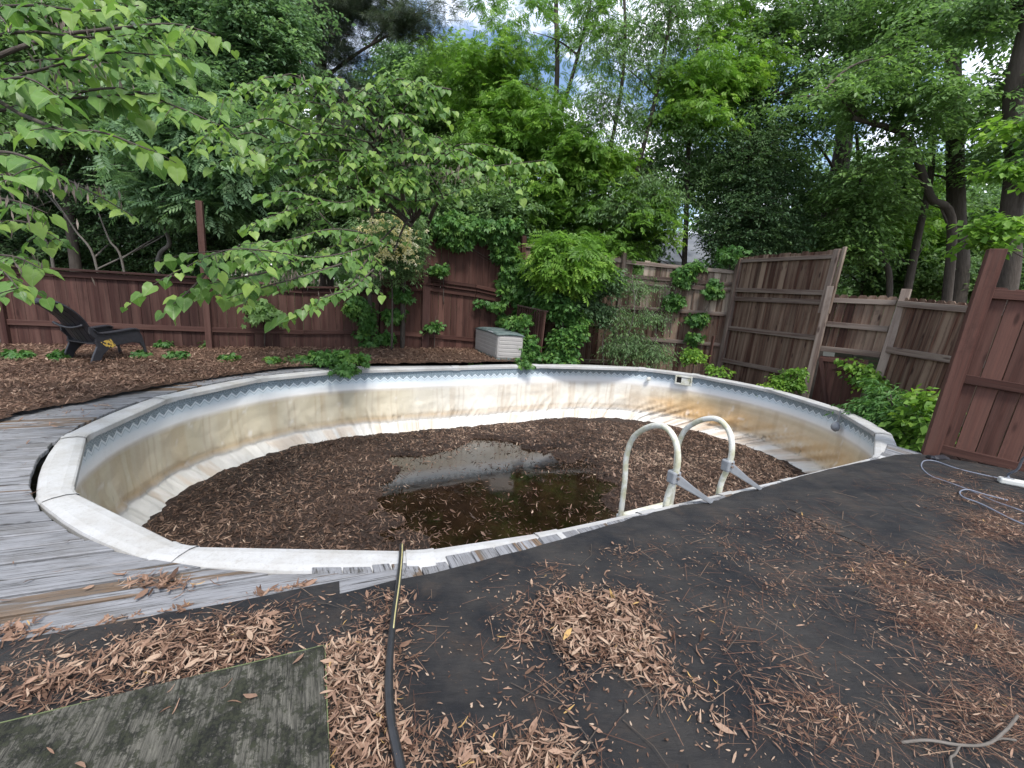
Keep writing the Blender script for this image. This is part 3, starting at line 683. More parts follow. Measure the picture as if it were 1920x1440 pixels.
# ------------------------------------------------------------ black roofing mat
def jag(pts, amp, n=8, seed=1):
    o_ = []; rg = np.random.default_rng(seed)
    for a, b_ in zip(pts[:-1], pts[1:]):
        a = np.array(a); b_ = np.array(b_); d = b_-a; nn = np.array([-d[1], d[0]])/np.linalg.norm(d)
        for t in np.linspace(0, 1, n, endpoint=False): o_.append(a+d*t+nn*rg.normal(0, amp))
    o_.append(np.array(pts[-1])); return o_
edge = [gz(u, v, .004)[:2] for u, v in [(0, 1203), (200, 1168), (420, 1130), (636, 1088)]]
edge2 = [gz(u, v, .0)[:2] for u, v in [(637, 1113), (850, 1065), (1060, 1010), (1190, 970), (1280, 947), (1325, 943), (1350, 936), (1390, 922), (1425, 917), (1500, 893), (1590, 872), (1640, 862), (1680, 853), (1722, 851)]]
mb = MB()
pe = jag(edge, .0025, 6, 3)+jag(edge2, .0035, 5, 4)
tail = [(4.66, 4.16), (5.4, 3.72), (7.5, 2.4), (7.5, -1.5), (-5, -1.5), (-5.5, -.10)]
poly = [tuple(p) for p in pe]+tail
mb.prism(poly, (0, 0, -.010), (1, 0, 0), (0, 1, 0), (0, 0, 1), .011)
mat1 = mb.build('roofing_mat', M['mat']); tag(mat1, 'black roll roofing laid over the near deck beside the pool', 'deck mat')
md = mat1.modifiers.new('t', 'TRIANGULATE')
# second roll lapping over at the right
s1 = [gz(u, v)[:2] for u, v in [(1478, 955), (1563, 1000), (1690, 1052), (1797, 1096), (1960, 1170), (2150, 1260)]]
mb = MB(); poly = [tuple(p) for p in jag(s1, .004, 6, 9)]+[(7.4, .9), (7.4, 2.3), (4.95, 3.93), (4.3, 4.22), tuple(gz(1600, 882)[:2])]
mb.prism(poly, (0, 0, .0014), (1, 0, 0), (0, 1, 0), (0, 0, 1), .008)
o = mb.build('roofing_mat', M['mat']); tag(o, 'second strip of black roll roofing lapped over at the right by the fence', 'deck mat'); o.modifiers.new('t', 'TRIANGULATE')
# maroon boards under the fence at the right
mb = MB(); dv = nrm(np.array([.54, -.32])); nv_ = np.array([-dv[1], dv[0]])
for i in range(26):
    a = np.array([4.42, 4.30])+dv*(i*.14); mb.prism([(0, 0), (.128, 0), (.128, .32), (0, .32)], (*a, -.05), (*dv, 0), (*nv_, 0), (0, 0, 1), .045)
o = mb.build('deck_boards', M['maroon'], dk, bevel=.003, seg=1)
adopt(dk)

# ------------------------------------------------------------ mossy plywood sheet
c3 = gz(608, 1208, .045); c1 = gz(-120, 1382, .045)
ax = nrm((c1-c3)*[1, 1, 0]); pr = gz(616, 1440, .045); ay = nrm((pr-c3)*[1, 1, 0])
rootp = empty('plywood_sheet', c3); tag(rootp, 'mossy dark weathered plywood sheet lying among leaves', 'plywood')
mb = MB(); n_ = 18; top = []
def pp_(a, b_): return c3+ax*a+ay*b_
ol = [(0, 0)]+[(x, .004*math.sin(x*9)) for x in np.linspace(.1, 1.5, 9)]+[(1.5, 1.3), (0, 1.3)]+[(.004*math.sin(y*11), y) for y in np.linspace(1.2, .1, 8)]
mb.prism(ol, (*c3[:2], .026), ax, ay, (0, 0, 1), .018); ob_ = mb.build('panel', M['ply'], rootp, bevel=.003, seg=1)
mb = MB(); mb.prism([(-.004, .0), (-.0005, 0), (-.0005, 1.3), (-.004, 1.3)], (*c3[:2], .028), ax, ay, (0, 0, 1), .012); mb.prism([(0, -.004), (1.0, -.004), (1.0, -.0005), (0, -.0005)], (*c3[:2], .028), ax, ay, (0, 0, 1), .012)
mb.build('mossy_edge', M['moss'], rootp); adopt(rootp)
b_ = MB()   # batten holding the sheet up
def inply(P):
    q = P-c3[:2]; M2 = np.linalg.inv(np.array([[ax[0], ay[0]], [ax[1], ay[1]]])); st = q@M2.T; return (st[:, 0] > -.004) & (st[:, 1] > -.004) & (st[:, 0] < 1.5)

# litter on the mat: drifts given as gaussians on the ground
drift = []
def dg(u, v, du, dv_, w_, z=0):
    c_ = gz(u, v)[:2]; a_ = gz(u+du, v)[:2]-c_; b2 = gz(u, v-dv_)[:2]-c_; drift.append((c_, a_, b2, w_))
for a in [(60, 1300, 150, 27, 1.5), (250, 1258, 130, 26, 1.4), (400, 1205, 90, 27, 1.4), (330, 1235, 110, 22, .9), (480, 1170, 50, 14, .7), (90, 1225, 60, 8, .5), (560, 1140, 40, 6, .5),
          (735, 1130, 28, 45, .9), (700, 1230, 55, 50, 1.1), (660, 1330, 60, 80, 1.5), (700, 1420, 80, 60, 1.5), (850, 1410, 120, 45, 1.2), (960, 1440, 110, 40, .9), (640, 1260, 30, 60, 1),
          (1060, 1135, 65, 25, 1.0), (1010, 1155, 50, 20, .5), (1120, 1215, 90, 38, 1.6), (1060, 1190, 60, 35, .8), (1180, 1150, 35, 40, .8), (1100, 1040, 60, 20, .55), (1170, 1050, 25, 15, .3), (1090, 1075, 30, 30, .5), (1180, 1255, 60, 25, .9), (1080, 1300, 70, 25, .5),
          (1640, 1085, 50, 22, .7), (1720, 1120, 80, 28, 1.3), (1800, 1150, 90, 30, 1.3), (1880, 1200, 80, 40, 1.4), (1760, 1050, 90, 18, .5), (1860, 1080, 90, 30, .6), (1870, 1000, 60, 20, .9), (1830, 940, 60, 14, .8), (1780, 900, 50, 9, .7), (1880, 960, 50, 18, .9),
          (1500, 1120, 60, 30, .28), (1350, 1150, 70, 20, .25), (1400, 1240, 90, 30, .28), (1520, 980, 35, 8, .5), (1560, 1000, 50, 8, .3), (1340, 1330, 160, 40, .35), (1600, 1360, 160, 40, .35), (1850, 1380, 100, 50, .8), (1900, 1300, 60, 50, .8), (1550, 1010, 200, 40, .1)]: dg(*a)
def dens(P):
    d = np.zeros(len(P))
    for c_, a_, b2, w_ in drift:
        Mi = np.linalg.inv(np.stack([a_, b2], 1)); q = (P-c_)@Mi.T; d += w_*np.exp(-.5*(q**2).sum(1)*1.3)
    n_ = fbm(P[:, 0]*4.5, P[:, 1]*4.5, 41, 4); return d*np.clip((n_-.28)*3.2, np.where(P[:, 0] < -.15, .45, .03), 1.6)
def nearmask(P): return (pdist(P) > .30) & ((P[:, 1] < 1.62+.41*(P[:, 0]+1.3)+.03) | (P[:, 0] > -.7))
def sample(n, pw, base=0.0, x=(-3, 5.5), y=(.55, 4.4)):
    P = np.stack([rng.uniform(*x, n), rng.uniform(*y, n)], 1); d = dens(P)**pw; return P[(rng.random(n) < d*.75+base) & nearmask(P) & ~inply(P) & (P[:, 1] < 4.55-.6*(P[:, 0]-4.1))]
Pm = sample(85000, 1.35, .0)
Pm = np.vstack([Pm, sample(34000, 1.6, 0, (-1.9, 1.3), (.6, 2.1)), sample(14000, .4, .0015)[:1500]])
dd = np.clip(dens(Pm), 0, 1.5)
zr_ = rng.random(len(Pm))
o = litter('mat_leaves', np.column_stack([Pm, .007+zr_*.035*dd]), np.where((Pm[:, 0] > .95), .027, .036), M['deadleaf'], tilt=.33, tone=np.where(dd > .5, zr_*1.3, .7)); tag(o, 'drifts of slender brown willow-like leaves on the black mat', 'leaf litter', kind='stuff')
print('mat leaves', len(Pm))
# flat specks and crumbs
Ps = np.vstack([sample(70000, .35, .03)[:18000], sample(60000, 1.2, 0)[:16000]])
a = rng.random(len(Ps))*6.28
o = scatter('leaf_crumbs', T_curl(.18, .1, .3), np.column_stack([Ps, np.full(len(Ps), .006)]), np.stack([np.cos(a), np.sin(a), 0*a], 1), np.stack([rng.normal(0, .2, len(a)), rng.normal(0, .2, len(a)), 1+0*a], 1), rng.uniform(.006, .02, len(a)), M['deadleaf_dim']); tag(o, 'small leaf crumbs and chaff on the black mat', 'debris', kind='stuff')
# pine needles and stalks
Pn = np.vstack([sample(60000, .8, .015)[:9000], sample(60000, 1., .03, (.9, 5.5))[:9000]])
a = rng.random(len(Pn))*6.28
T_st = (np.array([(-.006, -.5, 0), (.006, -.5, .002), (-.006, 0, .012), (.006, 0, .014), (-.004, .5, 0), (.004, .5, .002)]), np.array([(0, 1, 3), (0, 3, 2), (2, 3, 5), (2, 5, 4)]))
o = scatter('pine_needles', T_st, np.column_stack([Pn, .008+rng.random(len(Pn))*.02]), np.stack([np.cos(a), np.sin(a), rng.normal(0, .05, len(a))], 1), np.array([[0, 0, 1.]]).repeat(len(a), 0), rng.uniform(.05, .17, len(a))*rng.choice([1, .6], len(a)), M['needle']); tag(o, 'scattered reddish pine needles and leaf stalks on the mat', 'debris', kind='stuff')
tb = MB(); Pt = sample(6000, .5, .05)[:150]
for p in Pt:
    a_ = rng.random()*6.28; l = rng.uniform(.08, .26); d_ = np.array([math.cos(a_), math.sin(a_)]); n2_ = np.array([-d_[1], d_[0]]); b2_ = rng.normal(0, .12)*l
    tb.tube([(*(p-d_*l/2), .010), (*(p+n2_*b2_), .022), (*(p+d_*l/2), .012)], [.0022, .0018, .0008], 4)
o = tb.build('twigs', M['bark'], None); tag(o, 'thin dark twigs strewn over the black mat', 'debris', kind='stuff')
# a few leaves on grey boards and the plywood
Pw = np.array([gz(u, v, .045)[:2] for u, v in [(330, 1330), (310, 1333), (440, 1318), (318, 1298), (95, 1410), (150, 1436), (560, 1240), (470, 1310), (420, 1290)]])
Pb = np.array([gz(u, v)[:2] for u, v in [(126, 1016), (55, 1088), (165, 1102), (12, 1125), (25, 1056), (110, 1070), (300, 1100), (90, 905), (60, 925)]])
cl = gz(305, 1090)[:2]; Pc = cl+rng.normal(0, 1, (120, 2))*[.09, .035]; cl = gz(30, 1180)[:2]; Pc = np.vstack([Pc, cl+rng.normal(0, 1, (60, 2))*[.08, .03]])
Pe = []; 
for t in rng.random(240): 
    e0, e1 = edge[0], edge[-1]; Pe.append(e0*(1-t)+e1*t+BN*(.012+abs(rng.normal(0, .014))))
Pe = np.array(Pe); Pe = Pe[fbm(Pe[:, 0]*5, Pe[:, 1]*0, 2, 2) > .5]
allp = np.vstack([np.column_stack([Pw, np.full(len(Pw), .052)]), np.column_stack([Pb, np.full(len(Pb), .0)]), np.column_stack([Pc, rng.random(len(Pc))*.015-.006]), np.column_stack([Pe, np.full(len(Pe), -.004)]), np.column_stack([Pq, np.full(len(Pq), -.004)])])
o = litter('board_leaves', allp, .05, M['deadleaf'], tilt=.2); tag(o, 'stray brown leaves on the peeling grey boards', 'leaf litter', kind='stuff')

# ------------------------------------------------------------ fences
def fence_run(root, p0, p1, top, foot, rails, mat, rmat, w=.14, dog=False, gap=.004, lean=0., jit=.004, capt=None, seed=None, miss=()):
    """pickets and rails between plan points p0, p1; top/foot/rails give z at both ends"""
    p0 = np.asarray(p0, float)[:2]; p1 = np.asarray(p1, float)[:2]; d = p1-p0; ln = np.linalg.norm(d); d = d/ln
    n_ = np.array([d[1], -d[0]]); n_ = n_ if n_@(-(p0+p1)/2) > 0 else -n_
    d3 = np.array([*d, 0]); n3 = np.array([*n_, 0]); up = np.array([0, 0, 1.])+d3*lean
    k = max(1, round(ln/w)); ww = ln/k; pk = MB()
    for i in range(k):
        if i in miss: continue
        t0_, t1_ = i/k, (i+1)/k; zb0, zb1 = np.interp([t0_, t1_], [0, 1], foot); za, zb = np.interp([t0_, t1_], [0, 1], top); j = rng.normal(0, jit)
        g_ = gap*rng.uniform(.4, 1.9); a, b_ = i*ww+g_/2, (i+1)*ww-g_/2
        za += j; zb += j
        ol = [(a, zb0), (b_, zb1), (b_, zb-.03), (b_-.028, zb), (a+.028, za), (a, za-.03)] if dog else [(a, zb0), (b_, zb1), (b_, zb), (a, za)]
        tl = rng.normal(0, .0015)
        pk.prism(ol, (*p0, 0), d3, up, -n3, .017+0*tl)
    pk.build('boards', mat, root)
    for (z0, z1, h, th) in rails:
        rb = MB(); a = np.array([*p0, 0])+up*z0+n3*(th/2+.001); b_ = np.array([*p1, 0])+up*z1+n3*(th/2+.001)
        rb.beam(a+d3*.004, b_-d3*.004, th, h); rb.build('rail', rmat, root, bevel=.003, seg=1)
    return d3, n3
def post(root, xy, z0, z1, w=.09, mat=None, dx=(0, 0), off=None, w2=None, d3=(1, 0, 0), nm='post'):
    mb = MB(); xy = np.asarray(xy, float)[:2]; d3 = np.array([*np.asarray(d3)[:2], 0]); n3 = np.array([-d3[1], d3[0], 0]); w2 = w2 or w
    A = np.array([*xy, z0]); B = np.array([xy[0]+dx[0], xy[1]+dx[1], z1]); r = random.random()*50; vs = []; bc = []
    for q in (A, B):
        for a, b_ in ((-1, -1), (1, -1), (1, 1), (-1, 1)): vs.append(q+d3*a*w/2+n3*b_*w2/2); bc.append((a*w/2+b_*.03, q[2], r))
    mb.add(vs, [(3, 2, 1, 0), (4, 5, 6, 7), (0, 1, 5, 4), (1, 2, 6, 5), (2, 3, 7, 6), (3, 0, 4, 7)], bc); return mb.build(nm, mat, root, bevel=.004, seg=1)

A0 = gz(17, 650)[:2]; A1 = gz(395, 655)[:2]; A2 = gz(715, 650)[:2]; A3 = np.array([-1.95, 9.62]); A4 = np.array([.05, 10.25]); A5 = np.array([2.42, 10.85]); A6 = np.array([4.72, 10.1])
AX = A0+(A0-A1)/np.linalg.norm(A0-A1)*1.6
CAPH = .06
f1_ = empty('wooden_fence', (*((A0+A1)/2), 0)); tag(f1_, 'low maroon painted fence behind the black lounge chair at far left', 'fence')
d3, n3 = fence_run(f1_, A0, A1, (1.25, 1.24), (-.3, -.3), [(.40, .36, .085, .04), (1.20, 1.19, .09, .04)], M['maroon_old'], M['maroon_old'], seed=1)
mb = MB(); mb.beam((*A0+n3[:2]*.02, 1.275), (*A1+n3[:2]*.02, 1.262), .14, .035); mb.build('cap_board', M['maroon_old'], f1_, bevel=.004)
post(f1_, A0-n3[:2]*-.03, -.4, 1.30, .10, M['maroon_old'], d3=d3)
post(f1_, A1+n3[:2]*.05, -.4, zat(392, 380, A1), .095, M['maroon_old'], dx=(.03, 0), d3=d3); adopt(f1_)
f2_ = empty('wooden_fence', (*((A1+A2)/2), 0)); tag(f2_, 'low maroon fence between the tall thin post and the honeysuckle', 'fence')
mid = (A1+A2)/2+n3[:2]*-.10
za = 1.23
fence_run(f2_, A1+n3[:2]*.0, mid, (za, 1.16), (-.3, -.3), [(.36, .30, .085, .04), (za-.05, 1.11, .09, .04)], M['maroon_old'], M['maroon_old'], w=.145)
d3, n3 = fence_run(f2_, mid, A2, (1.16, 1.22), (-.3, -.3), [(.30, .32, .085, .04), (1.11, 1.17, .09, .04)], M['maroon_old'], M['maroon_old'], w=.145)
for a, b_, z0, z1 in ((A1, mid, 1.265, 1.185), (mid, A2, 1.185, 1.245)):
    mb = MB(); mb.beam((*a+n3[:2]*.02, z0), (*b_+n3[:2]*.02, z1), .13, .035); mb.build('cap_board', M['maroon_old'], f2_, bevel=.004)
post(f2_, A2+n3[:2]*.05, -.4, 1.27, .095, M['maroon_old'], d3=d3); adopt(f2_)
# tall maroon fence in two tiers
f3_ = empty('wooden_fence', (*((A3+A4)/2), 0)); tag(f3_, 'tall two-tier maroon fence behind the storage box, its top under creeper', 'fence')
zr = lambda u, v, xy: zat(u, v, xy)
pts = [A2, A3, (A3+A4)/2+np.array([.03, -.06]), A4]
tz = [1.22, 1.34, 1.26, 1.10]; 
for i in range(3):
    a, b_ = pts[i], pts[i+1]
    d3, n3 = fence_run(f3_, a, b_, (tz[i]-.0, tz[i+1]-.0), (-.3, -.3), [((.32, .30, .24, .16)[i], (.32, .30, .24, .16)[i+1], .085, .04), (tz[i]-.03, tz[i+1]-.03, .11, .045)], M['maroon'], M['maroon'], w=.125)
    top0 = (2.0, 2.42, 2.42, 2.36)[i]; top1 = (2.0, 2.42, 2.42, 2.36)[i+1]
    fence_run(f3_, a-n3[:2]*.03, b_-n3[:2]*.03, (top0, top1), (tz[i]+.02, tz[i+1]+.02), [(tz[i]+.15, tz[i+1]+.15, .07, .06), (top0-.1, top1-.1, .09, .04)], M['maroon'], M['maroon'], w=.15)
    mb = MB(); mb.beam((*a+n3[:2]*.03, tz[i]+.055), (*b_+n3[:2]*.03, tz[i+1]+.055), .11, .03); mb.build('ledge', M['maroon'], f3_)
post(f3_, A3+n3[:2]*-.02, -.4, 2.55, .16, M['maroon_old'], d3=d3); post(f3_, A4+n3[:2]*.03, -.6, zat(970, 442, A4), .095, M['maroon'], d3=d3); adopt(f3_)
# vine-hidden and grey weathered run
f4_ = empty('wooden_fence', (*((A4+A5)/2), -1)); tag(f4_, 'weathered fence mostly hidden under the vines and bright green shrub', 'fence')
d3, n3 = fence_run(f4_, A4, A5, (2.42, 2.28), (-1.2, -1.2), [(2.36, 2.20, .09, .04), (1.5, 1.5, .09, .04), (.7, .7, .09, .04), (-.2, -.2, .09, .04)], M['redwood'], M['railwood'], dog=True); post(f4_, A5+n3[:2]*.05, -1.2, 2.4, .1, M['railwood'], d3=d3); adopt(f4_)
f5_ = empty('wooden_fence', (*((A5+A6)/2), -1)); tag(f5_, 'grey weathered fence right of the vines, left of the tall leaning section', 'fence')
Z5 = lambda v0, v1: (zat(1170, v0, A5+(A6-A5)*.02), zat(1345, v1, A6))
zt = Z5(487, 505); zr1 = Z5(517, 532); zr2 = Z5(576, 588); zr3 = Z5(632, 646)
d3, n3 = fence_run(f5_, A5, A6, zt, (zr2[0], zr2[1]), [(zt[0]-.05, zt[1]-.05, .08, .04), (zr1[0], zr1[1], .085, .04), (zr1[0]-.13, zr1[1]-.13, .085, .04)], M['greywood'], M['railwood'], w=.13, miss=(2, 3, 9, 12), jit=.01)
fence_run(f5_, A5-n3[:2]*.03, A6-n3[:2]*.03, (zr1[0]-.1, zr1[1]-.1), (zr2[0]-.02, zr2[1]-.02), [], M['greywood'], M['railwood'], w=.13)
fence_run(f5_, A5-n3[:2]*.01, A6-n3[:2]*.01, (zr2[0], zr2[1]), (-1.2, -1.2), [(zr2[0], zr2[1], .085, .05), (zr3[0], zr3[1], .085, .05), (zr3[0]-.8, zr3[1]-.8, .085, .05)], M['redwood'], M['railwood'], w=.14)
adopt(f5_)
# tall leaning section with a patched top
G0 = A6; G1 = np.array([5.37, 7.97]); 
f6_ = empty('wooden_fence', (*((G0+G1)/2), -1)); tag(f6_, 'tallest weathered brown fence section with stacked upper panel and grey rails', 'fence')
Z6 = lambda u0, v0, u1, v1: (zat(u0, v0, G0), zat(u1, v1, G1))
zt = Z6(1368, 482, 1560, 468); q1 = Z6(1366, 490, 1548, 481); q2 = Z6(1358, 545, 1536, 551); q3 = Z6(1358, 558, 1533, 565); q4 = Z6(1350, 613, 1524, 633); q5 = Z6(1343, 673, 1512, 706)
ln_ = .05
d3, n3 = fence_run(f6_, G0, G1, zt, (q2[0]+.02, q2[1]+.02), [(q1[0], q1[1], .07, .045), (q2[0]+.03, q2[1]+.02, .085, .045)], M['redwood'], M['railwood'], w=.125, lean=ln_, jit=.008)
fence_run(f6_, G0-n3[:2]*.01, G1-n3[:2]*.01, (q2[0]+.01, q2[1]+.01), (-1.25, -1.25), [(q3[0]-.01, q3[1]-.01, .09, .05), (q4[0], q4[1], .09, .05), (q5[0], q5[1], .085, .05)], M['redwood'], M['railwood'], w=.135, lean=ln_)
post(f6_, G0+n3[:2]*.03+d3[:2]*.03, -1.2, zt[0]-.03, .10, M['railwood'], dx=d3[:2]*.12, d3=d3)
post(f6_, G1+n3[:2]*.04-d3[:2]*.03+d3[:2]*.06, q3[1]-.2, zt[1]+.00, .10, M['railwood'], dx=d3[:2]*.06, d3=d3, w2=.05)
post(f6_, G1+n3[:2]*.01+d3[:2]*.13, q3[1]-.2, zt[1]+.03, .05, M['greywood'], dx=d3[:2]*.06, d3=d3, w2=.05); adopt(f6_)
# short section with the little gate under it
H1 = np.array([5.98, 7.30])
f7_ = empty('wooden_fence', (*((G1+H1)/2), -1)); tag(f7_, 'narrow weathered fence section with scalloped tops above the small maroon gate', 'fence')
Z7 = lambda u0, v0, u1, v1: (zat(u0, v0, G1), zat(u1, v1, H1))
zt = Z7(1550, 552, 1648, 554); q1 = Z7(1546, 562, 1646, 566); q2 = Z7(1538, 606, 1637, 615); q3 = Z7(1530, 652, 1626, 662)
d3, n3 = fence_run(f7_, G1, H1, zt, (q3[0]-.05, q3[1]-.05), [(q1[0], q1[1], .08, .045), (q2[0], q2[1], .09, .045), (q3[0], q3[1], .09, .045)], M['redwood'], M['railwood'], w=.125, dog=True, lean=.05)
post(f7_, G1+n3[:2]*.06, -1.2, zat(1548, 537, G1), .10, M['railwood'], dx=d3[:2]*.08, d3=d3)
post(f7_, H1+n3[:2]*.06, -1.2, zat(1660, 541, H1), .115, M['railwood'], dx=d3[:2]*.17, d3=d3); adopt(f7_)
gt = empty('gate', (*((G1+H1)/2), -1.1)); tag(gt, 'small maroon gate with diagonal brace under the narrow weathered section', 'gate')
ga = G1+d3[:2]*.12; gb_ = H1-d3[:2]*.10; zt_ = q3[0]-.12
fence_run(gt, ga+n3[:2]*.015, gb_+n3[:2]*.015, (zt_, q3[1]-.12), (-1.15, -1.15), [(zt_-.06, q3[1]-.18, .07, .04), (-.52, -.58, .07, .04)], M['maroon'], M['maroon'], w=.14)
mb = MB(); P_ = lambda s_, z: np.array([*(ga+(gb_-ga)*s_+n3[:2]*.045), z]); mb.beam(P_(.03, zt_-.04), P_(.5, -.62), .04, .06); mb.build('brace', M['maroon_old'], gt)
mb = MB(); mb.beam(P_(.30, zt_-.17), P_(.97, q3[1]-.25), .03, .09); mb.build('plank', M['maroon_old'], gt); adopt(gt)
# weathered run to the right
H2 = np.array([6.25, 5.75])
f8_ = empty('wooden_fence', (*((H1+H2)/2), -1)); tag(f8_, 'weathered dog-eared fence section between the grey leaning post and big maroon post', 'fence')
Z8 = lambda u0, v0, u1, v1: (zat(u0, v0, H1), zat(u1, v1, H2))
zt = Z8(1662, 556, 1818, 571); q1 = Z8(1661, 568, 1816, 583); q2 = Z8(1642, 652, 1790, 679)
fence_run(f8_, H1, H2, zt, (-1.25, -1.25), [(q1[0], q1[1], .09, .045), (q2[0], q2[1], .10, .045), (q2[0]-.9, q2[1]-.9, .1, .045)], M['redwood'], M['railwood'], w=.135, dog=True, lean=.09)
H3 = H2+(H2-H1)*.8+np.array([.5, 0])
fence_run(f8_, H2, H3, (zt[1], zt[1]), (-1.25, -1.25), [(q1[1], q1[1], .09, .045)], M['redwood'], M['railwood'], w=.135, dog=True); adopt(f8_)
# big maroon post and near panel
Bp = np.array([4.36, 4.37]); 
f9_ = empty('wooden_fence', (*Bp, 0)); tag(f9_, 'near maroon fence panel with the thick leaning post at the right edge', 'fence')
dvn = nrm(np.array([.60, -.36])); B1 = Bp+dvn*.02; B2 = Bp+dvn*3.2
def zl(u, v):     # z on the near panel's plane at a pixel
    r = ray(u, v); nn = np.array([-dvn[1], dvn[0], 0]); t = ((np.array([*Bp, 0])-CP)@nn)/(r@nn); p = CP+r*t; return p[2], (p[:2]-Bp)@dvn
za, sa = zl(1860, 541); zb, sb = zl(1920, 545); print('near panel', za, sa, zb, sb)
def ends(u0, v0, u1, v1):
    z0, s0 = zl(u0, v0); z1, s1_ = zl(u1, v1); m_ = (z1-z0)/(s1_-s0); return (z0+m_*(0-s0), z0+m_*(3.2-s0))
q1 = ends(1862, 552, 1919, 556); q2 = ends(1805, 710, 1919, 730); q3 = ends(1765, 842, 1915, 892)
print(q1, q2, q3)
zc = lambda q: (q[0], q[0]+np.clip(q[1]-q[0], -.25, .25))
q1, q2, q3 = zc(q1), zc(q2), zc(q3)
d3, n3 = fence_run(f9_, Bp, B2, (q1[0]+.06, q1[1]+.06), (q3[0]-.045, q3[1]-.045), [(q1[0], q1[1], .085, .04), (q2[0], q2[1], .085, .04), (q3[0], q3[1], .085, .04)], M['maroon'], M['maroon'], w=.15, dog=True, gap=.007, lean=.05)
zt_ = zat(1857, 467, Bp); post(f9_, Bp+n3[:2]*.03-d3[:2]*.03, -.3, zt_, .125, M['maroon'], dx=(.10, -.02), d3=d3, w2=.095)
adopt(f9_)
mb = MB(); mb.tube(spline([gz(1742, 858), gz(1752, 860, .02), gz(1765, 858, .02), gz(1775, 862)]), .03, 8)
o = mb.build('post_bracket', M['black'], f9_); o.matrix_parent_inverse = Matrix.Translation(-Vector(f9_.location))
# leaning slatted panel by the box
La = np.array([-.02, 9.75]); Lb = np.array([.52, 9.05]); lp = empty('slatted_panel', (*Lb, -.2)); tag(lp, 'rusty brown slatted panel leaning beside the storage box', 'panel')
dl = nrm(Lb-La); za0, za1 = zat(948, 571, La), zat(1010, 583, Lb)
for i in range(12):
    t = i/11; q = La*(1-t)+Lb*t; mb = MB(); mb.beam((*q, -.25), (q[0]+.06, q[1], za0*(1-t)+za1*t),   .02, .044 if i < 11 else .055, up=(*dl, 0)); mb.build('slat' if i < 11 else 'frame_post', M['maroon_old'], lp)
mb = MB(); mb.beam((La[0]+.04, La[1], za0), (Lb[0]+.10, Lb[1]-.02, za1), .045, .03); mb.build('top_rail', M['railwood'], lp)
mb = MB(); mb.beam((*La, -.0), (*Lb, -.02), .04, .03); mb.build('bottom_rail', M['maroon_old'], lp); adopt(lp)
# small maroon board propped at the left of the tall section
mb = MB(); a = at(1322, 690, 8.9); b2 = at(1338, 630, 8.95); mb.beam((a[0], a[1], -1.2), b2, .09, .02, up=(1, 0, 0)); o = mb.build('loose_board', M['maroon'], None); tag(o, 'loose maroon board propped upright left of the tallest fence section', 'board')

# ------------------------------------------------------------ storage box
bx0 = gz(931, 676)[:2]; bx1 = gz(969, 674)[:2]; bxd = nrm(np.array([-.50, 1.08])); bxw = nrm(bx1-bx0); bxw = nrm(np.array([1.0, .12])); WB = .42; LB = 1.30; HB = .56
WB = np.linalg.norm(bx1-bx0)*1.02
box = empty('storage_box', (*bx0, 0)); tag(box, 'taupe plastic deck storage box with green-grey lid against the maroon fence', 'storage box')
def bxp(a, b_, z): return np.array([bx0[0]+bxw[0]*a+bxd[0]*b_, bx0[1]+bxw[1]*a+bxd[1]*b_, z])
def hexa(mb, a0, a1, b0, b1, z0, z1, t=0.):
    vs = [bxp(a, b_, z) for z, e in ((z0, 0), (z1, t)) for a, b_ in ((a0+e, b0+e), (a1-e, b0+e), (a1-e, b1-e), (a0+e, b1-e))]
    mb.add(vs, [(3, 2, 1, 0), (4, 5, 6, 7), (0, 1, 5, 4), (1, 2, 6, 5), (2, 3, 7, 6), (3, 0, 4, 7)])
mb = MB(); hexa(mb, 0, WB, 0, LB, .045, HB*.90); mb.build('body', M['taupe'], box, bevel=.025, seg=3)
mb = MB()
for i in range(5):
    z = .10+i*.075; hexa(mb, .03, WB-.03, -.006, .01, z, z+.062); hexa(mb, -.006, .01, .05, LB-.05, z, z+.062); hexa(mb, WB-.01, WB+.006, .05, LB-.05, z, z+.062)
mb.build('slat_relief', M['taupe'], box, bevel=.006, seg=1)
mb = MB(); hexa(mb, -.008, WB+.008, -.008, LB+.008, -.02, .05); mb.build('base', M['lid'], box, bevel=.01)
mb = MB(); n_ = 9; vs = []; m_ = 9
for j in range(n_):
    for i in range(m_):
        a = i/(m_-1); b_ = j/(n_-1); vs.append(bxp(-.015+a*(WB+.03), -.02+b_*(LB+.04), HB*.905+.045*math.sin(math.pi*b_)**.6+.025*math.sin(math.pi*a)**.5-.035*math.sin(math.pi*b_)*(a < .08)))
fs = [(j*m_+i, j*m_+i+1, (j+1)*m_+i+1, (j+1)*m_+i) for j in range(n_-1) for i in range(m_-1)]; mb.add(vs, fs); o = mb.build('lid', M['lid'], box, smooth=True)
sm = o.modifiers.new('s', 'SOLIDIFY'); sm.thickness = .028; sm.offset = -1
mb = MB(); hexa(mb, -.02, .05, .28, .50, HB*.93, HB*.96); mb.build('latch', M['greyplastic'], box, bevel=.006); adopt(box)

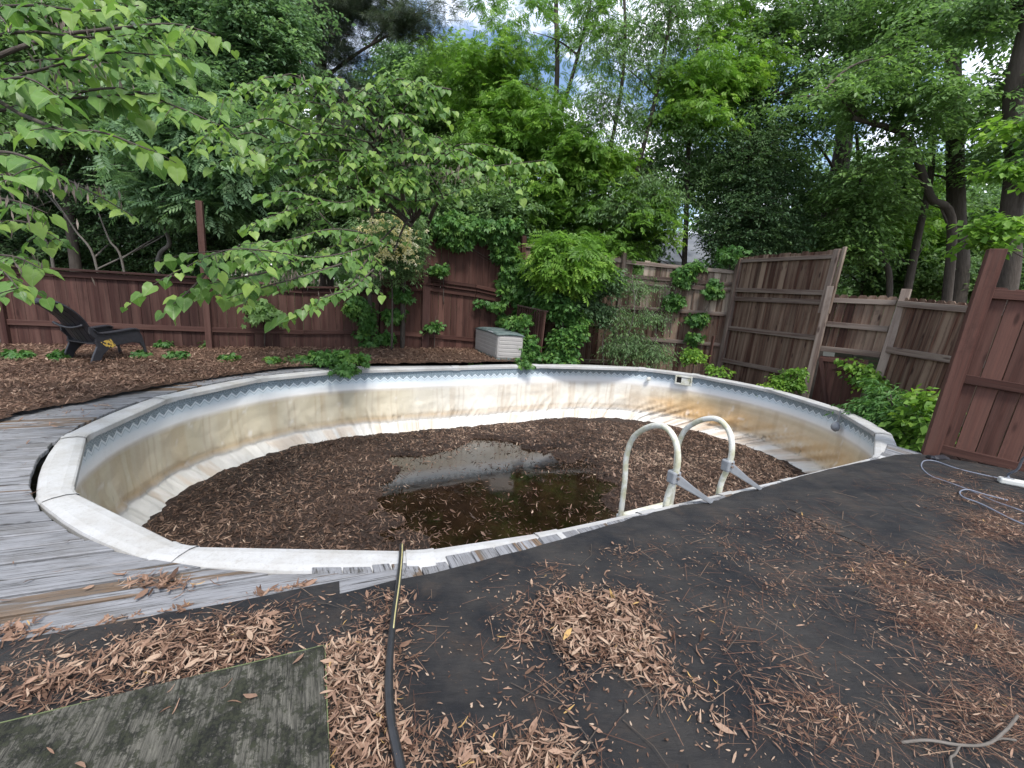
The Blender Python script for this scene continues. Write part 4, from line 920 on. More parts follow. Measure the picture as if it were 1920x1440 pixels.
# ------------------------------------------------------------ lounge chair (adirondack), side on
cA = gz(182, 684)[:2]; cB = gz(281, 672)[:2]; cd = nrm(cB-cA); cn = np.array([-cd[1], cd[0]]);  # cn points away from the camera
ch = empty('lounge_chair', (*((cA+cB)/2), 0)); tag(ch, 'black plastic lounge chair with a torn sticker facing right on the leaves', 'chair')
def cpx(u, v, off=0.):       # pixel onto the chair's side plane
    r = ray(u, v); nn = np.array([*cn, 0]); o_ = np.array([*(cA+cn*off), 0]); t = ((o_-CP)@nn)/(r@nn); p = CP+r*t; return np.array([(p[:2]-cA)@cd, p[2]])
z7 = lambda x, y: (x/6, 520+y/6)
def side(off, name):
    ol = [z7(*q) for q in [(1020, 985), (1130, 990), (1165, 880), (1230, 805), (1330, 765), (1500, 730), (1580, 745), (1625, 800), (1655, 940), (1695, 950), (1665, 850), (1640, 770), (1600, 650), (1560, 592), (1510, 582), (1340, 606), (1200, 640), (1110, 632), (1050, 570), (1000, 560), (1010, 640), (1075, 700), (1095, 780), (1055, 880)]]
    ol = [cpx(*q) for q in ol]; ol = [(a, max(b_, -.01)) for a, b_ in ol]
    mb = MB(); mb.prism(ol[::-1], (*(cA+cn*off), 0), (*cd, 0), (0, 0, 1), (*cn, 0), .035); o = mb.build(name, M['black'], ch, bevel=.008); 
    o.modifiers.new('t', 'TRIANGULATE'); return ol
S = side(0, 'side_panel'); CW = .58; side(CW, 'side_panel')
for off in (-.02, CW-.035):   # arm rests
    mb = MB(); arm = spline([cpx(*z7(*q)) for q in [(1050, 590), (1110, 630), (1200, 628), (1350, 605), (1510, 580), (1565, 596)]], 4); vs = []
    K = len(arm)
    for k, (a, z) in enumerate(arm):
        for e in (0, .09):
            q = cA+cd*a+cn*(off+e); vs += [(*q, z+.012), (*q, z-.012)]
    fs = []
    for k in range(K-1):
        b0 = k*4; b1 = b0+4; fs += [(b0, b1, b1+2, b0+2), (b0+1, b0+3, b1+3, b1+1), (b0, b0+1, b1+1, b1), (b0+2, b1+2, b1+3, b0+3)]
    fs += [(0, 2, 3, 1), (4*K-4, 4*K-3, 4*K-1, 4*K-2)]
    mb.add(vs, fs); mb.build('arm_rest', M['black'], ch, bevel=.006)
# back shell: slats side by side, long oval outline
spine = spline([cpx(*z7(*q)) for q in [(510, 292), (640, 325), (800, 420), (930, 530), (1010, 640), (1090, 745)]], 4); K = len(spine)
NSL = 7
for sI in range(NSL):
    w0 = (sI/NSL-.5)*2; w1 = ((sI+.86)/NSL-.5)*2; mb = MB(); vs = []
    for k, (a, z) in enumerate(spine):
        t = k/(K-1); hw = CW*.53*math.sqrt(max(0.02, 1-(max(0, .42-t)/.42)**2.2))*(1-.12*t)
        for w_ in (w0, w1):
            dip = .07*(w_**2)       # curls towards the sitter at the edges
            q = cA+cd*(a+dip*.5)+cn*(CW/2+w_*hw); vs += [(*q, z+dip*.8), (*(q-cd*.006), z+dip*.8-.018)]
    fs = []
    for k in range(K-1):
        b0 = k*4; b1 = b0+4; fs += [(b0, b1, b1+2, b0+2), (b0+1, b0+3, b1+3, b1+1), (b0, b0+1, b1+1, b1), (b0+2, b1+2, b1+3, b0+3)]
    fs += [(0, 2, 3, 1), (4*K-4, 4*K-3, 4*K-1, 4*K-2)]
    mb.add(vs, fs); mb.build('back_slat', M['black'], ch)
for q in [(760, 560), (560, 400)]:
    a, z = cpx(*z7(*q)); 
mb = MB(); pr_ = [(a, z) for a, z in spine]; k0 = int(K*.62); a, z = spine[k0]
mb.tube([np.array([*(cA+cd*(a-.03)+cn*(CW/2+e*CW*.5)), z-.03+.05*e*e]) for e in np.linspace(-1, 1, 9)], .018, 6); mb.build('cross_bar', M['black'], ch, smooth=True)
for i in range(6):            # seat slats
    t = i/5; p_ = cpx(*z7(1100+t*430, 748-t*40)); mb = MB(); mb.beam(np.array([*(cA+cd*p_[0]+cn*.03), p_[1]]), np.array([*(cA+cd*p_[0]+cn*(CW-.0)), p_[1]]), .085, .015); mb.build('seat_slat', M['black'], ch)
mb = MB(); ol = [cpx(*z7(*q)) for q in [(1130, 730), (1240, 690), (1300, 760), (1290, 790), (1200, 785)]]
mb.prism(ol[::-1], (*(cA-cn*.004), 0), (*cd, 0), (0, 0, 1), (*cn, 0), .003); mb.build('torn_sticker', M['paper'], ch); adopt(ch)
# grey utility box at the left edge
q = gz(8, 650)[:2]+np.array([-.12, .05]); ub = MB(); ub.prism([(-.2, .06), (.14, .06), (.14, .34), (-.2, .34)], (*q, 0), (1, .2, 0), (0, 0, 1), (0, 1, 0), .2)
ue = empty('utility_box', (*q, 0)); tag(ue, 'small grey utility box on a stake at the left edge by the fence', 'utility box'); ub.build('housing', M['greyplastic'], ue, bevel=.02)
ub = MB(); ub.beam((*q+np.array([0, .1]), -.1), (*q+np.array([0, .1]), .9), .05, .05, up=(0, 1, 0)); ub.build('stake', M['greywood'], ue); adopt(ue)

# ------------------------------------------------------------ pool ladder
ld = empty('pool_ladder', (1.3, 3.1, 0)); tag(ld, 'white resin pool ladder with two arched handrails and grey brackets', 'ladder')
inn = PN; 
def lad(px, off=0):
    """handrail whose foot stands at pixel px on the rim"""
    f0 = gz(*px)[:2]; P_ = lambda a, z: np.array([f0[0]+inn[0]*a, f0[1]+inn[1]*a, z])
    zt_ = .56
    path = spline([P_(.00, -.25), P_(0, .02), P_(-.035, .18), P_(-.045, .32), P_(.0, .45), P_(.10, .515), P_(.22, .49), P_(.34, .41), P_(.42, .31), P_(.455, .15), P_(.44, -.05), P_(.44, -.5), P_(.44, -1.12)], 6)
    mb = MB(); mb.tube(path, .0215, 12); o = mb.build('handrail', M['ladder'], ld, smooth=True); return f0
fa = lad((1250, 940)); fb = lad((1350, 915))
fa2 = fa; 
for f0, tgt in ((fa, gz(1332, 942, .01)), (fb, gz(1424, 917, .01))):
    top = np.array([f0[0]-PN[0]*.03, f0[1]-PN[1]*.03, .20]); dr = tgt-top; sd = nrm(np.cross(dr, (0, 0, 1)))
    mb = MB(); u = nrm(np.cross(sd, dr)); r_ = random.random()
    vs = []
    for q, w_, h_ in ((top+nrm(dr)*.02, .026, .034), (tgt, .014, .009)):
        for a, b_ in ((-1, -1), (1, -1), (1, 1), (-1, 1)): vs.append(q+sd*a*w_+u*b_*h_)
    mb.add(vs, [(3, 2, 1, 0), (4, 5, 6, 7), (0, 1, 5, 4), (1, 2, 6, 5), (2, 3, 7, 6), (3, 0, 4, 7)]); brk = mb.build('bracket', M['greyplastic'], ld, bevel=.006)
    for sgn in (-1, 1):
        mb = MB(); mb.beam(top+nrm(dr)*.05+sd*sgn*.022+u*.014, tgt+sd*sgn*.012+u*.010, .007, .018, up=tuple(u)); mb.build('bracket_rib', M['greyplastic'], brk)
    mb = MB(); mb.prism([(-.036, -.034), (.036, -.034), (.036, .034), (-.036, .034)], (*(top[:2]-PA*0), top[2]-.045), (*PA, 0), (*PN, 0), (0, 0, 1), .09); cl_ = mb.build('clamp', M['greyplastic'], ld, bevel=.012)
    mb = MB(); q_ = np.array([*top[:2], top[2]]); mb.tube([q_-np.array([*PN, 0])*.030, q_-np.array([*PN, 0])*.046], .010, 8); mb.tube([q_-np.array([*PN, 0])*.03+np.array([0, 0, .028]), q_-np.array([*PN, 0])*.042+np.array([0, 0, .028])], .006, 6); mb.build('bolt', M['railwood'], cl_)
for z in (-.36, -.62, -.88):
    mb = MB(); a = fa+PN*.44; b_ = fb+PN*.44; mb.beam((*a, z), (*b_, z), .10, .03); mb.build('step', M['ladder'], ld, bevel=.006)
adopt(ld)

# ------------------------------------------------------------ hose, cable, adapter
hs = empty('garden_hose', gz(752, 1060)); tag(hs, 'black rubber hose with yellow stripe lying across the mat to the pool rim', 'hose')
hp = spline([gz(753, 1022, .022)+[0, .0, 0], gz(752, 1045, .03), gz(747, 1095, .05), gz(738, 1160, .055), gz(731, 1230, .055), gz(729, 1290, .05), gz(733, 1350, .05), gz(745, 1410, .05), gz(760, 1470, .05), gz(800, 1560, .05)], 10)
mb = MB(); mb.tube(hp, np.interp(np.arange(len(hp)), [0, 20, 50], [.0115, .0125, .015]), 12); mb.build('tube', M['hose'], hs, smooth=True)
mb = MB(); k = len(hp)//3+4; mb.tube(hp[:k]+np.array([.0052, -.0045, .0105]), .0034, 6); mb.build('stripe', M['stripe'], hs, smooth=True); adopt(hs)
cb = MB()
cpts = [(1925, 905), (1880, 898), (1800, 880), (1755, 865), (1733, 864), (1728, 876), (1745, 892), (1775, 903), (1815, 918), (1860, 938), (1900, 952), (1935, 965)]
cb.tube(spline([gz(u, v, .012) for u, v in cpts], 8), .0052, 8)
cb.tube(spline([gz(u, v, .03) for u, v in [(1890, 938), (1850, 928), (1815, 918), (1800, 922), (1806, 932), (1840, 945), (1900, 975), (1940, 990)]], 8), .0052, 8)
cb.tube(spline([gz(1895, 902, .02), gz(1890, 890, .06), gz(1908, 880, .16), gz(1918, 860, .3), gz(1935, 850, .4)], 8), .009, 8)
o = cb.build('cable', M['cable'], None, smooth=True); tag(o, 'looped grey cable lying on the leaves below the near maroon panel', 'cable')
q = gz(1900, 912); ad = empty('power_adapter', q); tag(ad, 'white plastic adapter on the mat at the right edge', 'adapter')
mb = MB(); mb.prism([(-.10, -.035), (.10, -.035), (.10, .035), (-.10, .035)], (q[0], q[1], .012), (.86, -.5, 0), (.5, .86, 0), (0, 0, 1), .05); mb.build('housing', M['white'], ad, bevel=.012)
mb = MB(); mb.prism([(-.07, -.02), (-.01, -.02), (-.01, .02), (-.07, .02)], (q[0], q[1], .0622), (.86, -.5, 0), (.5, .86, 0), (0, 0, 1), .003); mb.build('recess', M['greyplastic'], ad); adopt(ad)
# dead branch
tw = MB(); tw.tube(spline([gz(1690, 1392, .015), gz(1740, 1388, .03), gz(1800, 1397, .03), gz(1850, 1395, .035), (gz(1885, 1370, .045)), gz(1908, 1342, .05)], 6), .0048, 6)
tw.tube(spline([gz(1800, 1397, .03), gz(1790, 1415, .02), gz(1782, 1422, .02), gz(1787, 1450, .02)], 5), .004, 5)
tw.tube(spline([gz(1850, 1395, .03), gz(1875, 1385, .03), gz(1905, 1388, .03)], 5), .004, 5)
o = tw.build('dead_branch', M['bark_pale'], None, smooth=True); tag(o, 'pale dead forked branch on the mat at the lower right', 'branch')

# ------------------------------------------------------------ house beyond the trees
hx = at(1240, 470, 21)[0]; hs_ = empty('house', (hx+4, 24, -1.3)); tag(hs_, 'house with grey shingle roof glimpsed through the trees', 'house')
x0, x1, y0, y1 = hx+.5, hx+9, 21.3, 28; ez = at(1290, 492, 21)[2]; rz = at(1290, 436, 24.5)[2]; ym = (y0+y1)/2
mb = MB(); mb.prism([(x0, y0), (x1, y0), (x1, y1), (x0, y1)], (0, 0, -1.3), (1, 0, 0), (0, 1, 0), (0, 0, 1), 1.3+ez-.05); mb.build('wall', M['siding'], hs_)
mb = MB()
mb.add([(x0-.5, y0-.4, ez), (x1+.6, y0-.4, ez), (x1+.6, ym, rz), (x0+.7, ym, rz), (x0-.5, y1+.4, ez), (x1+.6, y1+.4, ez), (x0-.5, y0-.4, ez-.2), (x1+.6, y0-.4, ez-.2)], [(0, 1, 2, 3), (3, 2, 5, 4), (0, 3, 4), (6, 7, 1, 0)]); mb.build('roof', M['roof'], hs_)
for k in range(3):
    mb = MB(); xx = x0+1.2+k*3; mb.prism([(xx, -.2), (xx+1, -.2), (xx+1, 1.0), (xx, 1.0)], (0, y0-.03, 0), (1, 0, 0), (0, 0, 1), (0, 1, 0), .05); mb.build('window', M['glass'], hs_)
adopt(hs_)

# ------------------------------------------------------------ trees and plants
def ribbons(starts, ends, w0):
    """thin three-sided twigs, vectorised"""
    d = nrm(ends-starts); a = nrm(np.cross(d, rng.normal(size=d.shape))); b_ = np.cross(d, a); n = len(d); V = []
    for k in range(3):
        an = k*2.094; o_ = a*math.cos(an)+b_*math.sin(an); V.append(starts+o_*np.reshape(w0, (-1, 1))); 
    V.append(ends); V = np.stack(V, 1).reshape(-1, 3); F_ = np.array([(0, 1, 3), (1, 2, 3), (2, 0, 3)])[None]+(np.arange(n)*4)[:, None, None]
    return V, F_.reshape(-1, 3)
def spraycloud(cl, T, size, per=14, ln=.55, disc=.45, flat=.35, droop=.25, upn=1.0):
    """cl: list of (centre, radii, n_subclumps). returns leaf (V,F,rnd), twig starts, ends and sub-clump centres"""
    O, S = [], []
    subs = []
    for c_, r_, n in cl:
        c_ = np.asarray(c_, float); r_ = np.asarray(r_, float)
        q = rng.normal(size=(n, 3)); q = nrm(q)*rng.random((n, 1))**.45; q = c_+q*r_; subs.append(q)
    subs = np.vstack(subs); tone = rng.normal(0, .16, len(subs))
    strag = rng.random(len(subs)) < .10; cc_ = subs.mean(0); subs[strag] += (subs[strag]-cc_)*rng.uniform(.1, .45, (strag.sum(), 1))*[1, 1, .8]
    k = 9; o = np.repeat(subs, k, 0); tn = np.repeat(tone, k)
    a = rng.random(len(o))*6.283; rad = disc*rng.random(len(o))**.5*.7
    dr = np.stack([np.cos(a), np.sin(a), rng.normal(-droop*.4, .22, len(o))], 1); o = o+dr*rad[:, None]*.6+rng.normal(0, disc*flat*.6, o.shape)*[.5, .5, 1]
    l = ln*rng.uniform(.6, 1.25, len(o)); dr = nrm(dr); en = o+dr*l[:, None]-np.array([0, 0, 1])*(droop*l*l)[:, None]
    m_ = per; t = (np.arange(m_)+.5)/m_; tt = np.tile(t, len(o)); oo = np.repeat(o, m_, 0); dd = np.repeat(dr, m_, 0); ll = np.repeat(l, m_)
    side = nrm(np.cross(dd, [0, 0, 1.])); sg = np.tile(np.where(np.arange(m_) % 2, 1., -1.), len(o))[:, None]; sg[m_-1::m_] = .1
    pos = oo+dd*(ll*tt)[:, None]-np.array([0, 0, 1])*(droop*(ll*tt)**2)[:, None]+rng.normal(0, size*.3, oo.shape)
    ld_ = dd*.55+side*sg*rng.uniform(.5, 1.1, (len(oo), 1))+rng.normal(0, .25, oo.shape)-np.array([0, 0, droop+.15])
    nr = np.array([0, 0, upn])+side*sg*.2+rng.normal(0, .38, oo.shape)
    r = np.clip(.45+np.repeat(tn, m_)+rng.normal(0, .17, len(oo)), 0, 1)
    leaf = scatter('', T, pos, ld_, nr, size*rng.uniform(.6, 1.2, len(oo)), None, rnd=r)
    return leaf, o, en, subs
NLEAF = 0
def pxc(cl):
    out_ = []
    for u, v, Y, ru, rv, ry, n in cl:
        out_.append((at(u, v, Y), (ru*Y/FPX, ry, rv*Y/FPX), n))
    return out_
def trunkpts(p): return [at(*q) if len(q) == 3 else np.array(q[:3]) for q in p]
def branchmesh(mb, stem, targets, r0, rng_=rng, n=5):
    """limbs from the stem to each target"""
    for c_ in targets:
        c_ = np.asarray(c_); dz = stem[:, 2]; horiz = np.linalg.norm(stem[:, :2]-c_[:2], axis=1); sc_ = np.abs(dz-(c_[2]-horiz*.55)); i = int(np.argmin(sc_)); s_ = stem[i]
        L_ = np.linalg.norm(c_-s_); 
        if L_ < .15: continue
        m1 = s_+(c_-s_)*.35+np.array([0, 0, .06*L_])+rng.normal(0, .04*L_, 3); m2 = s_+(c_-s_)*.7+np.array([0, 0, .06*L_])+rng.normal(0, .04*L_, 3)
        pt = spline([s_, m1, m2, c_], 4); mb.tube(pt, np.linspace(r0, r0*.18, len(pt)), n, caps=False)
def tree(name, label, cat, base, stems, clumps, T, size, mat, bark='bark', per=14, ln=.55, disc=.45, droop=.25, limb=.035, kids=3, group=None, world=False, flat=.35, twig=.004, upn=1.0):
    """stems: list of (points, r0, r1); clumps in pixel+depth form"""
    global NLEAF
    root = empty(name, base); tag(root, label, cat, group)
    cl = clumps if world else pxc(clumps)
    leaf, o, en, subs = spraycloud(cl, T, size, per, ln, disc, flat, droop, upn)
    tr = MB(); allst = []
    for pts, r0, r1 in stems:
        st = spline(trunkpts(pts), 6); tr.tube(st, np.linspace(r0, r1, len(st))*(1+.25*np.exp(-np.arange(len(st))*.6)), 9, caps=True); allst.append(st)
    st = np.vstack(allst) if allst else None
    if allst: tk = tr.build('trunk', M[bark], root, smooth=True)
    br = MB()
    if st is not None:
        for c_, r_, n in cl:
            branchmesh(br, st, [c_], limb)
        k = rng.choice(len(subs), min(len(subs), kids*len(cl)), replace=False)
        cs = np.array([c_ for c_, _, _ in cl]); 
        for i in k:
            c_ = cs[np.argmin(np.linalg.norm(cs-subs[i], axis=1))]; 
            p = spline([c_, (c_+subs[i])/2+rng.normal(0, .08, 3), subs[i]], 3); br.tube(p, np.linspace(limb*.35, limb*.1, len(p)), 4, caps=False)
        if br.v: br.build('branches', M[bark], tk, smooth=True)
    V, F_ = ribbons(o, en, twig); to = meshnp('twigs', V, F_, M[bark], root)
    to.data.attributes.new('bc', 'FLOAT_VECTOR', 'POINT')
    meshnp('crown', leaf[0], leaf[1], M[mat], root, {'rnd': leaf[2]}); NLEAF += len(o)*per
    adopt(root); return root

def bpt(u, Y): q = at(u, 600, Y); return (q[0], q[1], -1.25)
def gp(u, v, Y):
    q = at(u, v, Y); return (q[0], q[1], -1.3, 0)     # foot of a trunk below pixel column
# --- back row, right and centre
tree('tree', 'slim dark-stemmed tree in the centre forking high against the sky', 'tree', bpt(1040, 13), 
     [([gp(1042, 600, 13), (1040, 480, 13), (1042, 330, 13), (1040, 230, 13), (1045, 130, 13), (1043, 0, 13.2), (1050, -150, 13.4)], .10, .045), ([(1044, 232, 13), (1068, 160, 12.8), (1092, 70, 12.6), (1120, -60, 12.4)], .06, .03)],
     [(980, 250, 12.6, 90, 70, 1.2, 60), (1090, 290, 12.2, 70, 45, 1, 46), (930, 170, 13.4, 70, 60, 1, 30), (1000, 380, 12.5, 90, 55, 1, 50), (1110, 400, 12.4, 70, 60, 1, 40), (1000, 60, 13, 80, 60, 1, 9), (1120, 40, 12.6, 60, 60, 1, 9), (960, -20, 13, 90, 50, 1, 6), (900, 120, 13, 50, 30, 1, 8)],
     T_PINN, .19, 'lf_bright', per=10, ln=.5, limb=.03, droop=.35)
tree('tree', 'pair of thin leaning stems right of centre with sparse drooping willowy leaves', 'tree', bpt(1130, 12), 
     [([gp(1120, 600, 12), (1122, 480, 12), (1130, 380, 12), (1140, 300, 12), (1160, 200, 12), (1172, 80, 12), (1168, -60, 12)], .07, .03), ([gp(1150, 600, 12.2), (1155, 470, 12.2), (1180, 380, 12.1), (1200, 300, 12), (1230, 180, 12), (1255, 40, 12), (1262, -60, 12)], .08, .03)],
     [(1130, 110, 12, 110, 80, 1.0, 15), (1210, 130, 12, 80, 90, 1.0, 15), (1170, 20, 12, 120, 60, 1.0, 12), (1250, 300, 12, 90, 60, 1, 15), (1190, 380, 11.6, 70, 50, .8, 36), (1130, 200, 11.6, 50, 50, .8, 14), (1270, 30, 12, 70, 60, 1, 18)],
     TN, .13, 'lf_oak', per=16, ln=.7, limb=.022, droop=.4)
tree('tree', 'yellow-green leafy tree between the thin stems and the big dark trunk', 'tree', bpt(1290, 12.5), 
     [([gp(1290, 600, 12.5), (1285, 450, 12.5), (1290, 300, 12.5), (1300, 180, 12.5), (1310, 60, 12.5)], .08, .03)],
     [(1310, 150, 12, 75, 30, 1, 24), (1290, 210, 11.8, 60, 25, .8, 18), (1380, 150, 12, 40, 20, .8, 8), (1210, 400, 11.8, 50, 40, .8, 26), (1380, 130, 12.5, 50, 45, .8, 20), (1320, 60, 13, 90, 50, 1, 10), (1380, 20, 13, 90, 50, 1, 14)],
     T_PINN, .18, 'lf_bright', per=10, ln=.5, limb=.025, droop=.35)
tree('tree', 'big dark oak trunk rising behind the tallest fence section', 'tree', bpt(1545, 13), 
     [([gp(1540, 600, 13), (1548, 470, 13), (1562, 380, 13), (1580, 280, 13.1), (1590, 170, 13.2), (1605, 50, 13.3), (1612, -90, 13.4)], .27, .15), ([(1590, 190, 13.2), (1520, 190, 12.6), (1470, 175, 12.2), (1400, 190, 12)], .05, .015), ([(1600, 60, 13.3), (1500, 60, 12.8), (1440, 70, 12.4)], .06, .015)],
     [(1460, 170, 12.4, 100, 50, 1.2, 26), (1570, 130, 12.8, 90, 60, 1.2, 26), (1480, 60, 12.6, 110, 50, 1.3, 28), (1600, 20, 12.8, 110, 50, 1.2, 30), (1500, 240, 12.4, 100, 30, 1, 24), (1480, 320, 12.4, 50, 40, 1, 30), (1390, 230, 12.8, 60, 20, 1, 12), (1370, 300, 12.9, 50, 30, 1, 16), (1420, 60, 13, 60, 60, 1, 16), (1450, -60, 12.6, 140, 50, 1.3, 12), (1500, 400, 12.4, 40, 40, .8, 24)],
     TQ, .125, 'lf_oak', per=16, ln=.6, limb=.045)
tree('tree', 'curved pale-barked trunk leaning left with a long arching limb at the right', 'tree', bpt(1790, 10.5), 
     [([gp(1800, 600, 10.5), (1785, 440, 10.5), (1745, 370, 10.4), (1715, 285, 10.3), (1690, 250, 10.2), (1640, 232, 10), (1600, 222, 9.8)], .10, .045), ([(1640, 236, 10), (1560, 180, 9.8), (1500, 182, 9.6)], .03, .012)],
     [(1650, 170, 10, 90, 40, 1, 26), (1740, 210, 9.8, 90, 30, 1, 22), (1570, 180, 9.7, 50, 25, .8, 9), (1700, 100, 10.2, 90, 40, 1, 18), (1660, 290, 10, 50, 18, .8, 7)],
     TQ, .115, 'lf_mid', per=16, ln=.5, limb=.03)
tree('tree', 'tall straight trunk with ringed bark at the right above the near panel', 'tree', bpt(1790, 11.5), 
     [([gp(1796, 600, 11.5), (1796, 540, 11.5), (1793, 400, 11.5), (1790, 250, 11.5), (1786, 100, 11.6), (1784, -80, 11.7)], .21, .13)],
     [(1740, 30, 11.6, 110, 60, 1.2, 34), (1860, 20, 11.2, 90, 50, 1.2, 30), (1840, 220, 11, 70, 40, 1, 22), (1880, 300, 11, 60, 40, 1, 24), (1700, 320, 12, 50, 30, .8, 9), (1680, 20, 12, 80, 50, 1, 18)],
     TQ, .125, 'lf_mid', per=16, ln=.55, limb=.04)
tree('tree', 'dark trunk at the far right edge with shaded deep green foliage', 'tree', bpt(1895, 9.5), 
     [([gp(1880, 620, 9.5), (1885, 540, 9.5), (1893, 420, 9.5), (1905, 300, 9.4), (1900, 180, 9.3), (1925, 60, 9.2), (1950, -60, 9.2)], .20, .12), ([(1890, 430, 9.5), (1935, 330, 9.2), (1980, 280, 9)], .07, .03)],
     [(1910, 150, 9.6, 50, 30, .8, 14), (1900, 10, 9.4, 80, 30, 1, 18), (1960, 260, 9, 60, 70, .8, 26), (1830, 20, 9.8, 60, 25, .8, 7)],
     TQ, .12, 'lf_oak', per=16, ln=.5, limb=.03)
tree('sapling', 'thin crooked dark sapling right of the big oak trunk', 'tree', bpt(1665, 11), 
     [([gp(1680, 620, 11), (1668, 545, 11), (1650, 470, 11), (1625, 400, 11), (1612, 320, 11), (1606, 250, 11)], .075, .03)],
     [(1620, 380, 11, 60, 35, .8, 24), (1600, 450, 11.2, 50, 45, .7, 34), (1590, 350, 11, 40, 30, .7, 14)], TQ, .12, 'lf_mid', per=14, limb=.02)
tree('sapling', 'dark slanting sapling between the crooked one and the curved trunk', 'tree', bpt(1705, 11.6), 
     [([gp(1690, 620, 11.6), (1700, 550, 11.6), (1722, 440, 11.6), (1745, 330, 11.6), (1752, 200, 11.6)], .11, .05)],
     [(1680, 340, 13.4, 70, 45, .8, 44), (1650, 440, 13.6, 60, 45, .8, 44), (1740, 440, 13.6, 50, 45, .8, 36)], T_PINN, .22, 'lf_bright', per=6, limb=.02)
tree('tree', 'low bough of broad bright leaves hanging over the big maroon post', 'tree', bpt(1990, 6.5), 
     [([(5.9, 4.9, -.3, 0), (1980, 500, 7), (1960, 400, 7), (1955, 250, 7)], .07, .04)],
     [(1890, 415, 6.8, 30, 8, .3, 4), (1845, 450, 6.9, 14, 4, .2, 2), (1910, 300, 7, 40, 20, .5, 4), (1910, 230, 7.2, 40, 20, .5, 3)], TW, .14, 'lf_bright', per=8, ln=.3, disc=.25, limb=.015)
tree('evergreen_tree', 'dense dark evergreen beside the glimpsed grey roof', 'tree', bpt(1395, 11.5), 
     [([gp(1395, 600, 11.5), (1395, 480, 11.5), (1400, 360, 11.5), (1405, 250, 11.5)], .1, .03)],
     [(1395, 420, 11.4, 60, 65, .8, 120), (1400, 330, 11.5, 50, 55, .7, 60), (1440, 450, 11.6, 60, 40, .8, 70), (1420, 270, 11.6, 45, 30, .6, 26)], TQ, .085, 'lf_dark', per=18, ln=.4, limb=.03)
# --- middle and left
tree('tree', 'tall round-headed green tree in the middle distance below the open sky', 'tree', bpt(860, 18), 
     [([gp(865, 600, 18), (862, 400, 18), (858, 200, 18), (860, 80, 18)], .22, .06)],
     [(865, 135, 17.5, 55, 38, 1.6, 60), (820, 200, 17.5, 90, 60, 1.6, 120), (910, 200, 17.5, 80, 60, 1.5, 110), (860, 300, 17, 110, 60, 1.6, 110), (950, 290, 17.5, 70, 60, 1.5, 70)],
     TQ, .17, 'lf_mid', per=16, ln=.7, disc=.6, limb=.05)
tree('tree', 'smaller pale green tree in the gap left of the round-headed one', 'tree', bpt(745, 19), 
     [([gp(745, 600, 19), (748, 350, 19), (752, 150, 19)], .16, .05)],
     [(760, 130, 18.5, 50, 45, 1.4, 50), (715, 190, 18.5, 50, 50, 1.4, 50), (780, 230, 18.5, 60, 50, 1.4, 60), (700, 290, 18.5, 90, 50, 1.4, 70)], TQ, .17, 'lf_blue', per=16, ln=.7, disc=.6, limb=.04)
tree('pine_tree', 'dark pine with bare lower limbs left of the sky gap', 'pine', bpt(612, 14), 
     [([gp(612, 600, 14), (610, 400, 14), (604, 200, 14), (598, 0, 14), (596, -160, 14)], .22, .12), ([(604, 150, 14), (670, 100, 13.4), (740, 60, 13), (795, 35, 12.8)], .05, .015), ([(604, 210, 14), (560, 180, 13), (525, 172, 12.4)], .045, .015), ([(600, 120, 14), (560, 60, 13), (520, 40, 12.4)], .05, .015)],
     [(620, 60, 13.6, 55, 55, .9, 54), (680, 10, 13.4, 60, 22, .8, 26), (740, 45, 13, 40, 6, .4, 18), (780, 28, 12.8, 24, 6, .3, 9), (560, 40, 13.2, 45, 40, .8, 34), (630, 170, 13.6, 45, 40, .8, 26), (600, -60, 13.6, 100, 50, 1, 30), (650, 260, 13.4, 50, 50, .8, 26), (700, -50, 13, 60, 15, .7, 12)],
     T_NEED, .17, 'lf_pine', per=7, ln=.5, limb=.03, droop=.1, twig=.008)
tree('tree', 'bluish green maple-like tree high at the upper left behind the redbud', 'tree', bpt(420, 11), 
     [([gp(400, 600, 11), (405, 450, 11), (412, 300, 11), (415, 150, 11), (420, -40, 11)], .14, .06)],
     [(430, 50, 10.6, 90, 60, 1, 110), (500, 110, 10.6, 60, 50, .9, 80), (330, 60, 10.6, 70, 60, 1, 70), (400, 150, 10.4, 80, 45, .9, 80), (470, 210, 10.4, 70, 50, .8, 70), (520, 40, 10.8, 50, 45, .8, 40), (380, -30, 11, 170, 40, 1, 50)],
     TW, .10, 'lf_blue', per=17, ln=.5, limb=.035)
tree('tree', 'fine-leaved tree filling the upper left corner behind the near branches', 'tree', bpt(120, 10), 
     [([gp(150, 600, 10), (140, 480, 10), (120, 300, 10), (130, 100, 10), (135, -80, 10)], .12, .06)],
     [(80, 60, 9.6, 110, 70, .9, 110), (210, 90, 9.8, 80, 60, .9, 80), (60, 200, 9.6, 100, 60, .9, 90), (200, 220, 9.6, 90, 60, .9, 90), (-40, 120, 9.4, 80, 100, .9, 60)],
     TQ, .10, 'lf_oak', per=16, ln=.5, limb=.03)
tree('feathery_tree', 'fern-like mimosa foliage above the low fence at left', 'tree', bpt(330, 9.3), 
     [([gp(300, 620, 9.3), (295, 505, 9.3), (318, 455, 9.2), (292, 400, 9.1), (290, 350, 9.1), (330, 300, 9), (385, 262, 9)], .05, .02), ([(290, 352, 9.1), (240, 250, 9), (230, 180, 9)], .03, .012)],
     [(330, 250, 8.8, 90, 40, .6, 36), (400, 230, 8.8, 60, 40, .6, 26), (310, 350, 8.8, 45, 22, .5, 12), (370, 380, 8.8, 70, 20, .5, 14), (430, 300, 8.8, 50, 40, .5, 18), (300, 150, 9, 60, 40, .6, 14)],
     T_PINN, .26, 'lf_blue', per=6, ln=.5, limb=.02, bark='bark_pale')
